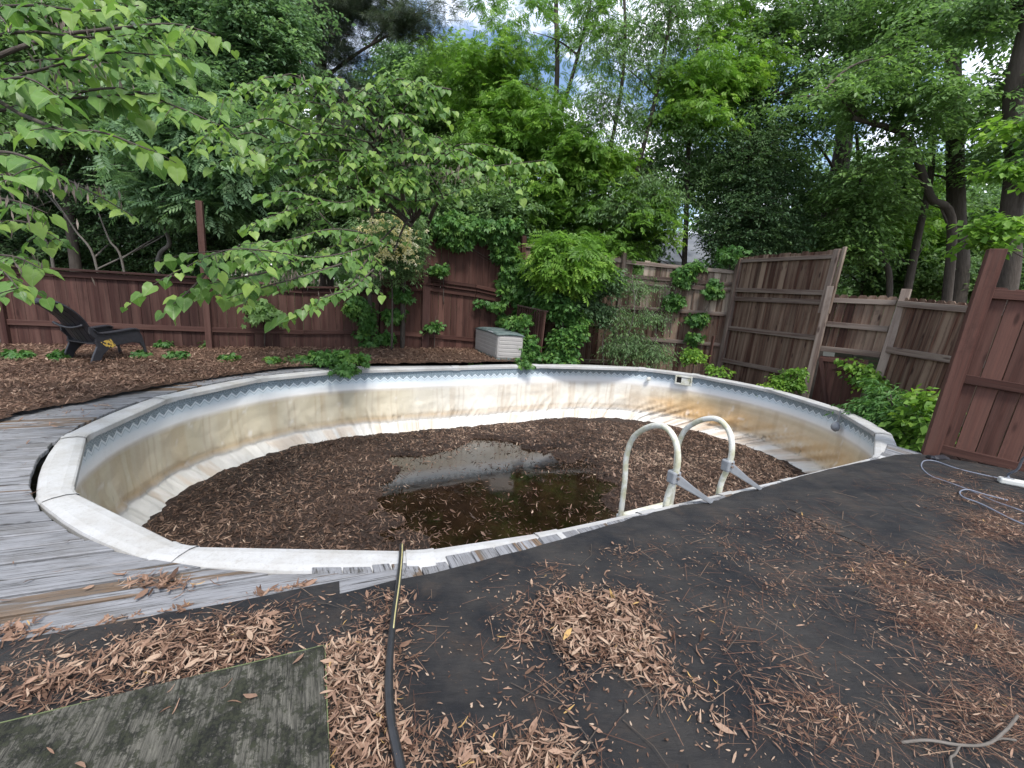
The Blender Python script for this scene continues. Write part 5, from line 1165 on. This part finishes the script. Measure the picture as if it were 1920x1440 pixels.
tree('shrub', 'dark shaded thicket of shrubs behind the low fence at far left', 'shrub', bpt(150, 10.4), 
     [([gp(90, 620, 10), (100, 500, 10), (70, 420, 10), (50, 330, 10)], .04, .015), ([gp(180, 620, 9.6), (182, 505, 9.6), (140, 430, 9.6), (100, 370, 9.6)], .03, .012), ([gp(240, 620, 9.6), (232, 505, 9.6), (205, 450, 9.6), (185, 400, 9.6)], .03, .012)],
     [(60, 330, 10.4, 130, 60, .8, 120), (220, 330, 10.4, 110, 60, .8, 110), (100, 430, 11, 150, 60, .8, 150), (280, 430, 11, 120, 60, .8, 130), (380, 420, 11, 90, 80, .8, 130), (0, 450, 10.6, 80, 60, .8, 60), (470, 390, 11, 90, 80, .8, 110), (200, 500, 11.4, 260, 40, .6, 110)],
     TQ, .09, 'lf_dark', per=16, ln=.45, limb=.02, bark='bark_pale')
tree('shrub', 'shaded leafy undergrowth behind the centre of the fence', 'shrub', bpt(820, 12), 
     [([gp(850, 620, 12), (850, 500, 12), (855, 380, 12)], .05, .02)],
     [(560, 400, 11.6, 90, 70, .9, 90), (680, 380, 11.8, 90, 70, .9, 100), (800, 390, 11.6, 90, 36, .9, 90), (910, 385, 12, 90, 40, .9, 80), (1010, 460, 12.4, 70, 40, .9, 50), (600, 300, 12, 80, 60, .9, 60)],
     TQ, .11, 'lf_oak', per=16, ln=.5, limb=.02)
tree('shrub', 'shadowy green understory behind the weathered fences at right', 'shrub', bpt(1600, 14), 
     [([gp(1620, 620, 14), (1620, 500, 14), (1625, 400, 14)], .06, .02)],
     [(1450, 470, 13.6, 90, 50, 1, 80), (1590, 440, 14.4, 90, 60, 1, 90), (1690, 500, 14, 100, 50, 1, 90), (1800, 500, 13.6, 90, 50, 1, 80), (1880, 420, 13.4, 90, 70, 1, 80), (1620, 360, 15, 90, 50, 1, 60), (1170, 450, 13.4, 50, 40, 1, 36), (1210, 340, 14.5, 60, 50, 1, 34), (1330, 330, 14.5, 50, 50, 1, 34), (1290, 270, 14.5, 60, 40, 1, 20), (1850, 510, 12, 90, 30, .8, 50)],
     TQ, .14, 'lf_oak', per=16, ln=.6, disc=.55, limb=.03)

# --- far woods, one mass
def woods(name, label, n, Y0, Y1, top, size, mat):
    u = rng.uniform(-500, 2400, n); Y = rng.uniform(Y0, Y1, n)
    vt = np.interp(u, [p[0] for p in top], [p[1] for p in top]); vt = vt+90*(fbm(u/90., Y/4, 17, 4)-.5)*2
    v = vt+(620-vt)*rng.random(n)**.8
    P = np.array([at(a, b_, c_) for a, b_, c_ in zip(u, v, Y)]); k = (fbm(P[:, 0]*.5+P[:, 1]*.3, P[:, 2]*.55, 19, 3) > .40) | (v > vt+170); k &= ~((u > 1238) & (u < 1350) & (v > 425)); P = P[k & (P[:, 2] > -1.3)]
    o_ = scatter(name, T_multi([(0, 0, a, s, .3) for a, s in ((-1.2, .8), (0, 1), (1.1, .9), (2.6, .8))], T_quad(.25, .06)), P, rng.normal(size=P.shape), rng.normal(0, .6, P.shape)+[0, 0, 1], size*rng.uniform(.7, 1.3, len(P)), M[mat], rnd=np.clip(.45+.9*(fbm(P[:, 0]*.4, P[:, 2]*.4, 23, 3)-.5)+rng.normal(0, .15, len(P)), 0, 1))
    tag(o_, label, 'woodland', kind='stuff'); return o_
woods('woodland', 'far green woodland seen between the nearer trees', 42000, 17, 27, [(-500, -150), (300, -120), (560, 0), (700, 240), (780, 300), (900, 330), (1100, 350), (1250, 300), (1380, 260), (1500, 310), (1700, 290), (1920, 230), (2400, 100)], .30, 'lf_oak')
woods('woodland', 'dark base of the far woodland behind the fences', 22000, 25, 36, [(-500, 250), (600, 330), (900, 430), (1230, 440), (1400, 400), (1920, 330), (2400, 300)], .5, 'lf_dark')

# --- redbuds: heart leaves on long drooping sprays
def redbud(label, base, stems, sprays, mat, bark='bark', pods=(), kd=4.2, kl=1.0):
    root = empty('redbud_tree', base); tag(root, label, 'redbud')
    tr = MB(); sts = []
    for pts, r0, r1 in stems:
        st = spline(trunkpts(pts), 6); tr.tube(st, np.linspace(r0, r1, len(st)), 9); sts.append(st)
    tr.build('trunk', M[bark], root, smooth=True)
    st = np.vstack(sts); br = MB(); pos, dr, nr, sc_, rn = [], [], [], [], []
    for pts, size, npm, link in sprays:
        p = spline(trunkpts(pts), 5); br.tube(p, np.linspace(.012, .003, len(p)), 5, caps=False)
        if link:
            j = int(np.argmin(np.linalg.norm(st-p[0], axis=1)+np.maximum(0, st[:, 2]-p[0][2])*1.0+rng.random(len(st))*1.3)); s_ = st[j]; L_ = np.linalg.norm(p[0]-s_)
            q = spline([s_, s_*.6+p[0]*.4+[0, 0, .10*L_], s_*.25+p[0]*.75+[0, 0, .07*L_], p[0]], 5); br.tube(q, np.linspace(.022, .010, len(q)), 6, caps=False)
        seg = [(p, 1.0)]; L_ = np.linalg.norm(np.diff(p, axis=0), axis=1).sum()
        for k in range(int(L_*kd)):
            i = rng.integers(1, len(p)); d = nrm(p[i]-p[i-1]); sd = nrm(np.cross(d, [0, 0, 1]))*rng.choice([-1, 1]); ll = rng.uniform(.18, .5)*min(1, L_)*kl
            e = p[i]+(d*.6+sd*.8)*ll+[0, 0, -ll*rng.uniform(.05, .5)]; mid_ = (p[i]+e)/2+[0, 0, .05*ll]; q = np.array([p[i], mid_, e]); br.tube(q, [.004, .003, .002], 3, caps=False); seg.append((spline(q, 3), 1))
        for q, _ in seg:
            l = np.concatenate([[0], np.cumsum(np.linalg.norm(np.diff(q, axis=0), axis=1))]); n = max(3, int(l[-1]*npm)); t = np.linspace(.08, 1, n)*l[-1]
            P = np.stack([np.interp(t, l, q[:, c]) for c in range(3)], 1); D = nrm(np.gradient(P, axis=0)) if n > 1 else P*0
            sd = nrm(np.cross(D, [0, 0, 1.]))*np.where(np.arange(n) % 2, 1, -1)[:, None]
            dd = sd*rng.uniform(.25, .9, (n, 1))+D*.35+np.array([0, 0, -1])*rng.uniform(.25, 1.0, (n, 1))+rng.normal(0, .18, (n, 3))
            dd = nrm(dd); nn = np.array([0, 0, 1.])*.9+sd*.5+np.array([.05, -.45, 0])+rng.normal(0, .25, (n, 3))
            pos.append(P+dd*.03); dr.append(dd); nr.append(nn); sc_.append(size*rng.uniform(.5, 1.25, n)); rn.append(np.clip(rng.normal(.40, .24, n)+np.linspace(-.2, .35, n), 0, 1))
    br.build('branches', M[bark], root, smooth=True)
    P = np.vstack(pos); scatter('crown', TH, P, np.vstack(dr), np.vstack(nr), np.concatenate(sc_), M[mat], root, np.concatenate(rn)); print('redbud leaves', len(P))
    if len(pods):      # hanging dry seed pods
        Q = []
        for (u, v, Y, ru, rv, n) in pods: c_ = at(u, v, Y); Q.append(c_+rng.normal(size=(n, 3))*[ru*Y/FPX*.5, .2, rv*Y/FPX*.4])
        Q = np.vstack(Q); scatter('seed_pods', T_quad(.09, .02, 0), Q, rng.normal(0, .22, Q.shape)+[0, 0, -1], rng.normal(size=Q.shape), rng.uniform(.06, .10, len(Q)), M['pod'], root)['kind'] = 'stuff'
    adopt(root)
rng = np.random.default_rng(2024)
spL = [([(-120, 90, 3.2), (40, 60, 3.2), (160, 70, 3.1), (285, 62, 3.0)], .088, 22, 1), ([(-120, 30, 3.2), (40, 10, 3.2), (160, 20, 3.1), (260, 10, 3.0)], .088, 22, 1),
       ([(-120, 170, 3.3), (60, 135, 3.2), (190, 100, 3.1), (320, 105, 3.0)], .088, 22, 1), ([(-120, 190, 2.8), (10, 150, 2.7), (60, 150, 2.6), (115, 185, 2.5)], .092, 26, 1),
       ([(-120, 240, 3.5), (70, 190, 3.3), (220, 165, 3.2), (330, 200, 3.1), (418, 238, 3.0)], .088, 24, 1), ([(60, 190, 3.4), (200, 180, 3.2), (300, 175, 3.1)], .10, 22, 0),
       ([(40, 215, 2.7), (120, 245, 2.5), (190, 248, 2.4), (282, 282, 2.3)], .088, 26, 1), ([(-120, 300, 2.6), (-10, 285, 2.5), (50, 295, 2.4), (98, 322, 2.3)], .092, 26, 1),
       ([(-100, 330, 3.8), (90, 330, 3.7), (170, 360, 3.6), (250, 405, 3.5)], .088, 22, 1), ([(-80, 370, 3.4), (20, 375, 3.3), (90, 400, 3.3)], .10, 22, 1), ([(-80, 430, 3.6), (40, 415, 3.5), (120, 455, 3.4)], .10, 20, 1),
       ([(-130, 500, 2.9), (-50, 490, 2.8), (0, 505, 2.7), (34, 540, 2.6)], .088, 26, 1), ([(-80, 480, 3.2), (20, 480, 3.1), (80, 505, 3.0)], .10, 22, 1), ([(200, 55, 3.9), (320, 45, 3.8), (405, 65, 3.7)], .10, 22, 1),
       ([(-120, -60, 3.4), (100, -50, 3.3), (300, -40, 3.2)], .088, 22, 1), ([(-60, 130, 4.6), (120, 110, 4.4), (260, 130, 4.2)], .10, 20, 1), ([(-60, 260, 4.6), (100, 240, 4.4), (200, 250, 4.3)], .10, 20, 1),
       ([(-60, 20, 4.4), (120, 60, 4.3), (300, 30, 4.2)], .10, 20, 1)]
redbud('redbud with large heart-shaped leaves reaching in from the left edge near the camera', (-6.3, 4.4, -.1), [([(-6.3, 4.4, -.2, 0), (-6.0, 4.2, 1.2, 0), (-5.6, 4.1, 2.2, 0), (-4.9, 3.9, 3.2, 0)], .09, .04), ([(-6.0, 4.2, 1.2, 0), (-5.0, 3.6, 1.9, 0), (-4.4, 3.4, 2.3, 0)], .05, .025)], spL, 'lf_redbud', kd=3.2, kl=.6,
       pods=[(5, 350, 2.9, 25, 90, 60), (130, 345, 3.6, 90, 18, 60), (170, 150, 3.6, 60, 30, 60), (10, 480, 2.9, 15, 60, 30), (90, 40, 3.6, 70, 40, 70)])
spM = [([(740, 425, 7.3), (700, 458, 6.2), (600, 482, 5.1), (500, 470, 4.3), (420, 470, 3.8), (325, 512, 3.4)], .088, 21, 0), ([(640, 495, 5.2), (560, 520, 4.7), (470, 545, 4.3), (425, 560, 4.1)], .10, 22, 0),
       ([(700, 505, 5.6), (660, 540, 5.0), (600, 560, 4.7), (545, 590, 4.5)], .10, 22, 0), ([(560, 485, 4.7), (500, 510, 4.3), (450, 520, 4.0), (380, 535, 3.7)], .10, 20, 0), ([(420, 475, 3.8), (360, 540, 3.6), (325, 570, 3.5)], .10, 20, 0),
       ([(690, 485, 6.0), (675, 505, 5.4), (660, 530, 5.1), (630, 550, 4.9)], .088, 18, 0), ([(740, 470, 6.6), (690, 440, 6), (620, 430, 5.5), (540, 450, 5.1), (480, 455, 4.9)], .10, 22, 1),
       ([(700, 400, 6.6), (620, 380, 6.0), (540, 395, 5.6), (470, 420, 5.3)], .10, 22, 1), ([(760, 380, 6.9), (700, 360, 6.4), (640, 380, 6), (560, 360, 5.6)], .10, 20, 1), ([(720, 330, 7), (620, 300, 6.4), (540, 310, 6), (440, 295, 5.6)], .10, 20, 1),
       ([(720, 320, 7.0), (600, 270, 6.6), (520, 270, 6.3), (460, 285, 6.1)], .10, 18, 1), ([(760, 300, 7.4), (700, 230, 7), (640, 200, 6.8), (560, 190, 6.6), (500, 175, 6.5)], .10, 20, 1),
       ([(760, 290, 7.6), (720, 210, 7.2), (660, 170, 7)], .10, 20, 1), ([(780, 340, 7.6), (840, 280, 7.2), (900, 270, 6.9), (960, 285, 6.7)], .10, 22, 1), ([(780, 360, 7.4), (860, 320, 7), (940, 310, 6.6), (1020, 300, 6.4)], .10, 20, 1),
       ([(780, 340, 7.6), (780, 240, 7.2), (820, 200, 7)], .10, 18, 1), ([(760, 380, 7.2), (820, 370, 6.8), (900, 345, 6.5)], .10, 20, 1), ([(700, 330, 7), (740, 290, 6.6), (800, 290, 6.2)], .10, 20, 1), ([(680, 360, 6.8), (660, 310, 6.4), (720, 270, 6.1)], .10, 20, 1),
       ([(640, 330, 6.6), (580, 330, 6.2), (520, 350, 5.9)], .10, 20, 1), ([(720, 250, 7.4), (600, 230, 7), (540, 220, 6.8)], .10, 20, 1), ([(700, 280, 7.2), (760, 200, 6.9), (800, 170, 6.8)], .10, 16, 1),
       ([(600, 400, 6.2), (640, 450, 5.8), (600, 470, 5.6)], .10, 20, 0)]
for k in range(40):
    u1, v1 = rng.uniform(440, 930), rng.uniform(150, 430); 
    if u1 > 800: v1 = rng.uniform(240, 320)
    elif u1 > 600: v1 = min(v1, 320)
    us = 745+rng.uniform(-60, 60); du = us-u1; Yb = 7.3-abs(du)/330+rng.uniform(-.3, .3)
    a_ = abs(du) < 110
    us = us if not a_ else u1+rng.choice([-1, 1])*140
    spM.append(([(us*.45+u1*.55, v1+rng.uniform(10, 50), Yb), (us*.2+u1*.8, v1+rng.uniform(-18, 10), Yb-.3), (u1, v1, Yb-.5), (u1-(us-u1)*.15, v1+rng.uniform(5, 30), Yb-.7)], .10, 19, k % 2))
redbud('redbud behind the fence spreading heart-leaved boughs over the pool and honeysuckle', bpt(745, 8.9), [([gp(760, 600, 9.9), (790, 480, 9.7), (810, 400, 9.0), (830, 370, 8.4)], .07, .03), ([gp(755, 600, 9.9), (757, 420, 9.0), (752, 350, 8.0), (760, 280, 7.8)], .06, .02), ([gp(690, 600, 9.9), (697, 380, 8.6), (705, 330, 7.8), (720, 250, 7.5)], .05, .02), ([gp(765, 600, 9.9), (775, 470, 9.7), (785, 400, 8.6), (770, 425, 7.5)], .045, .02)], spM, 'lf_redbud',
       pods=[(520, 515, 4.9, 90, 22, 150), (650, 300, 6.9, 60, 40, 70), (820, 320, 6.9, 120, 26, 260), (740, 250, 7.1, 70, 30, 90), (570, 160, 7, 60, 30, 40), (690, 500, 5.9, 40, 25, 60)])

rng = np.random.default_rng(99)
# --- shrubs and climbers along the fence
def blob(name, label, cat, base, cl, T, size, mat, per=10, ln=.28, disc=.18, limb=.008, droop=.3, upn=.5, group=None, flowers=0, kids=4, stems=None, bark='bark', world=False):
    return tree(name, label, cat, base, stems or [], cl, T, size, mat, per=per, ln=ln, disc=disc, limb=limb, droop=droop, upn=upn, group=group, kids=kids, twig=.0025, bark=bark, world=world)
hn = blob('honeysuckle', 'honeysuckle bush covered in cream and yellow flowers on the fence', 'honeysuckle', tuple([*at(720, 520, 8.9)[:2], 0]),
     [(720, 455, 8.9, 60, 40, .35, 60), (760, 440, 8.9, 30, 40, .3, 30), (680, 440, 8.9, 40, 25, .3, 24), (730, 500, 8.9, 50, 25, .3, 36), (760, 480, 8.9, 30, 35, .3, 24)], TN, .085, 'lf_oak', per=12, ln=.22, stems=[([(*at(735, 560, 9)[:2], 0, 0), (735, 540, 9), (725, 470, 8.9), (720, 430, 8.9)], .02, .008)])
fl = []
for (u, v, Y, ru, rv, n) in [(745, 440, 8.3, 34, 26, 110), (705, 430, 8.3, 34, 25, 60), (768, 470, 8.3, 18, 26, 50), (718, 475, 8.3, 26, 14, 40), (690, 450, 8.3, 20, 12, 20)]:
    fl.append(at(u, v, Y)+rng.normal(size=(n, 3))*[ru*Y/FPX*.55, .16, rv*Y/FPX*.55])
fl = np.vstack(fl); o = scatter('flowers', T_multi([(0, 0, a, 1, .5) for a in (0, 1.2, 2.4, 3.7, 5)], T_quad(.16, .1)), fl, rng.normal(size=fl.shape)-[0, .3, 0], rng.normal(size=fl.shape)*.5+[0, -.6, .6], rng.uniform(.045, .085, len(fl)), M['flower'], hn); o['kind'] = 'stuff'; o.matrix_parent_inverse = Matrix.Translation(-Vector(hn.location))
def onfence(a, b_, u, v, off=.12):   # pixel onto a fence face
    a = np.asarray(a)[:2]; b_ = np.asarray(b_)[:2]; d = (b_-a)/np.linalg.norm(b_-a); nn = np.array([-d[1], d[0], 0]); r = ray(u, v); t = ((np.array([*a, 0])-CP)@nn)/(r@nn); p = CP+r*t
    return p-r/np.linalg.norm(r)*off
def vine(label, seg, cells, T=T_PALM, size=.13, mat='lf_vine', cat='creeper', per=7, name='creeper', ln=.22):
    cl = []
    for u, v, ru, rv, n in cells:
        p = onfence(seg[0], seg[1], u, v); Y = p[1]; cl.append((p, (ru*Y/FPX, .09, rv*Y/FPX), n))
    c0 = cl[0][0]; zs = sorted([tuple(c[0]) for c in cl], key=lambda q: q[2]); f0 = zs[0]
    path = [(f0[0]+.03, f0[1]+.05, max(-.05, f0[2]-.7), 0)]+[(q[0]+rng.normal(0, .03), q[1]+.07, q[2], 0) for q in zs]+[(zs[-1][0]+.05, zs[-1][1]+.08, zs[-1][2]+.12, 0)]
    return blob(name, label, cat, (c0[0], c0[1], -.1), cl, T, size, mat, stems=[(path, .008, .003)], per=per, ln=ln, disc=.10, upn=.3, droop=.5, world=True)
vine('virginia creeper draped over the top of the tall maroon fence and down its right side', (A3, A4), [(850, 428, 50, 9, 20), (900, 436, 40, 11, 22), (945, 460, 16, 24, 18), (835, 452, 8, 6, 3), (968, 520, 22, 40, 44), (985, 570, 22, 26, 26), (1000, 540, 20, 45, 26), (868, 456, 6, 6, 2), (890, 418, 80, 7, 18)], size=.12, ln=.16)
vine('small creeper spray on the upper tier of the tall maroon fence', (A3, A4), [(830, 508, 8, 10, 3), (814, 500, 4, 12, 2)], size=.085, ln=.12)
vine('single creeper sprig low on the maroon boards left of the box', (A3, A4), [(812, 603, 9, 10, 2)], size=.10)
vine('creeper tendrils hanging over the ledge just above the storage box', (A3, A4), [(930, 572, 9, 9, 5), (944, 600, 6, 10, 4), (898, 568, 5, 3, 1)], size=.095, ln=.12)
vine('creeper column climbing the low fence left of the short post', (A1, A2), [(675, 575, 14, 14, 9), (685, 612, 9, 18, 8), (692, 645, 3, 8, 3), (660, 570, 10, 8, 3)], size=.11, ln=.13)
vine('creeper column climbing the low fence right of the short post', (A2, A3), [(755, 552, 10, 10, 6), (738, 590, 8, 12, 6), (727, 628, 6, 10, 5)], size=.11, ln=.13)
vine('dark creeper clump high on the low maroon fence under the redbud bough', (A1, A2), [(486, 580, 16, 12, 7)], size=.12, mat='lf_mid')
blob('shrub', 'bright yellow-green shrub bulging over the fence in the centre', 'shrub', tuple([*at(1065, 500, 9.6)[:2], -1]),
     [(1065, 475, 9.5, 36, 26, .4, 30), (1055, 505, 9.4, 36, 24, .4, 30), (1100, 490, 9.6, 18, 20, .3, 12), (1080, 455, 9.6, 20, 10, .3, 8), (1040, 460, 9.6, 12, 10, .3, 6)], T_PINN, .25, 'lf_bright', per=5, ln=.3, disc=.2, stems=[([gp(1060, 600, 9.8), (1062, 560, 9.8), (1065, 480, 9.7)], .03, .012)])
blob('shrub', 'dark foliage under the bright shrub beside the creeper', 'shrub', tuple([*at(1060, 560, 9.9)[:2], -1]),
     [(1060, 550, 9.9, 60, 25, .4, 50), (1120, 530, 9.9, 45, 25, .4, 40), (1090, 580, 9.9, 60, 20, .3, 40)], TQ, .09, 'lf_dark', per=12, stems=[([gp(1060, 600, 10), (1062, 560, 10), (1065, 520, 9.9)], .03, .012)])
blob('shrub', 'lush green bush right of the leaning slatted panel behind the pool', 'shrub', tuple([*at(1050, 640, 9.3)[:2], -1]),
     [(1050, 580, 9.4, 26, 18, .3, 30), (1058, 640, 9.3, 20, 26, .3, 40), (1080, 610, 9.4, 10, 25, .3, 16), (1045, 668, 9.2, 18, 6, .2, 12), (1025, 570, 9.5, 12, 14, .3, 10)], TW, .10, 'lf_vine', per=9, ln=.2, disc=.12, stems=[([gp(1055, 680, 9.3), (1055, 650, 9.3), (1055, 600, 9.3)], .02, .01)])
blob('shrub', 'sprig climbing the slatted panel beside the storage box', 'shrub', tuple([*at(992, 660, 8.9)[:2], -.2]),
     [(985, 640, 8.95, 8, 25, .12, 8), (975, 600, 9.0, 12, 12, .12, 5), (985, 668, 8.85, 14, 8, .12, 6)], T_PALM, .11, 'lf_vine', per=6, ln=.16)
blob('vine_thicket', 'tangled brownish vine thicket on the weathered fence behind the pool', 'vine', tuple([*at(1180, 620, 9.9)[:2], -1]),
     [(1175, 640, 9.9, 40, 24, .35, 36), (1210, 590, 10, 30, 18, .3, 14), (1150, 590, 10, 26, 24, .3, 12), (1225, 655, 9.7, 12, 18, .25, 16), (1200, 540, 10.3, 40, 12, .25, 12), (1150, 520, 10.3, 26, 16, .25, 16)], TN, .085, 'lf_oak', per=9, ln=.4, disc=.22, droop=.6, bark='bark_pale', stems=[([gp(1180, 690, 9.9), (1175, 650, 9.9), (1190, 580, 9.9), (1185, 520, 10)], .015, .006), ([gp(1150, 690, 9.9), (1130, 640, 9.9), (1150, 600, 9.9), (1140, 540, 10)], .012, .006), ([gp(1210, 690, 9.9), (1230, 630, 9.9), (1210, 590, 9.9)], .012, .006)], kids=8)
vine('ivy column on the grey fence just left of the tallest section', (A5, A6), [(1282, 515, 9, 26, 15), (1270, 555, 7, 10, 5), (1300, 500, 9, 5, 4), (1262, 575, 4, 8, 2)], size=.10, ln=.14)
vine('ivy patch at mid height beside the tallest section', (A5, A6), [(1310, 602, 8, 16, 8), (1298, 632, 5, 8, 3), (1338, 560, 3, 40, 6)], size=.10, ln=.13)
vine('leafy sprig on the top corner of the tallest section', (A6, G1), [(1375, 478, 14, 9, 5)], size=.11)
blob('shrub', 'small yellow-green bush at the pool rim left of the tallest section', 'shrub', tuple([*at(1300, 670, 8.9)[:2], -1]),
     [(1298, 668, 8.9, 9, 13, .2, 12), (1345, 692, 8.6, 12, 4, .15, 3)], TW, .08, 'lf_bright', per=8, ln=.17, disc=.08, stems=[([gp(1300, 700, 8.9), (1300, 690, 8.9), (1300, 660, 8.9)], .012, .006)])
blob('shrub', 'variegated yellow-green bush at the foot of the tallest section', 'shrub', tuple([*at(1475, 715, 7.6)[:2], -1]),
     [(1475, 718, 7.6, 15, 12, .2, 24), (1490, 695, 7.6, 6, 8, .15, 5), (1455, 725, 7.7, 8, 4, .15, 6)], TW, .06, 'lf_bright', per=10, ln=.15, disc=.09, stems=[([gp(1475, 760, 7.7), (1475, 730, 7.7), (1480, 700, 7.7)], .012, .006)])
blob('shrub', 'leafy green shrub between the pool end and the near maroon panel', 'shrub', tuple([*at(1680, 780, 5.7)[:2], -1]),
     [(1662, 765, 5.9, 20, 14, .3, 30), (1692, 800, 5.7, 26, 24, .3, 46), (1700, 755, 6.0, 18, 9, .3, 14), (1655, 735, 6.1, 10, 5, .2, 5), (1728, 780, 5.8, 8, 12, .2, 10)], TN, .10, 'lf_vine', per=11, ln=.24, disc=.15, stems=[([gp(1680, 900, 5.8), (1680, 820, 5.8), (1670, 740, 5.8)], .015, .006), ([gp(1690, 900, 5.8), (1710, 790, 5.7), (1720, 730, 5.7)], .015, .006)])
blob('shrub', 'broad pale leaves at the foot of the big maroon post', 'shrub', tuple([*at(1735, 800, 5.1)[:2], -1]),
     [(1732, 800, 5.2, 12, 22, .2, 7), (1735, 750, 5.3, 14, 10, .2, 4), (1715, 825, 5.2, 10, 8, .15, 3)], TW, .11, 'lf_bright', per=7, ln=.2, stems=[([gp(1735, 900, 5.3), (1735, 820, 5.3), (1738, 740, 5.3)], .01, .006)])
vine('pale honeysuckle tendril across the small maroon gate', (G1, H1), [(1610, 685, 14, 8, 4), (1630, 705, 14, 10, 4), (1650, 715, 14, 8, 4)], T=TW, size=.09, mat='lf_bright', name='honeysuckle_tendril', cat='honeysuckle')
blob('creeper', 'creeper trailing over the far pool rim below the redbud bough', 'creeper', tuple(gz(640, 685)), [(635, 668, 6.9, 45, 4, .15, 7), (590, 676, 7.1, 40, 2, .12, 5), (545, 681, 7.2, 26, 2, .1, 3), (648, 688, 6.75, 5, 8, .06, 3)], T_PALM, .10, 'lf_vine', per=6, ln=.14, disc=.08)
blob('creeper', 'short creeper end dangling over the pool rim below the box', 'creeper', tuple(gz(980, 676)), [(985, 682, 8.35, 10, 4, .05, 4), (893, 686, 8.3, 3, 3, .03, 1)], T_PALM, .07, 'lf_vine', per=5, ln=.1, disc=.05)
def sprout(label, u, v, r, n, size=.075):
    g0 = gz(u, v, .03); tree('seedling', label, 'seedling', tuple(g0), [], [((g0[0], g0[1], .09), (r*.8, r*.4, .02), max(2, n//2+1))], T_PALM, size, 'lf_vine', per=4, ln=.08, disc=.06, world=True, twig=.002)
sprout('green creeper seedlings in the leaves left of the lounge chair', 40, 672, .16, 4)
sprout('green creeper seedlings just behind the lounge chair', 110, 672, .24, 7)
sprout('seedling by the front leg of the lounge chair', 265, 670, .10, 3)
sprout('seedling against the low fence right of the chair', 305, 652, .14, 4)
sprout('taller seedling by the foot of the thin tall post', 382, 650, .14, 4, .13)
sprout('flat seedling in the middle of the leaf bed', 330, 672, .14, 4)
sprout('seedling on the leaves nearer the pool rim', 430, 676, .16, 4)
sprout('low seedling by the rim left of the trailing creeper', 510, 682, .16, 4)
print('leaves in sprays', NLEAF)

from collections import defaultdict
_c = defaultdict(list)
for o in SC.objects:
    if o.parent is None and 'category' in o and 'kind' not in o: _c[o['category']].append(o)
_g = {'tree': 'trees behind the fences', 'fence': 'fence sections round the pool', 'shrub': 'shrubs along the fences', 'creeper': 'creepers on the fences and pool rim', 'seedling': 'creeper seedlings in the leaf bed', 'redbud': 'redbuds over the pool', 'honeysuckle': 'honeysuckle', 'deck mat': 'rolls of black roofing on the deck'}
for k_, l_ in _c.items():
    if len(l_) > 1:
        for o in l_: o['group'] = _g.get(k_, k_+'s')
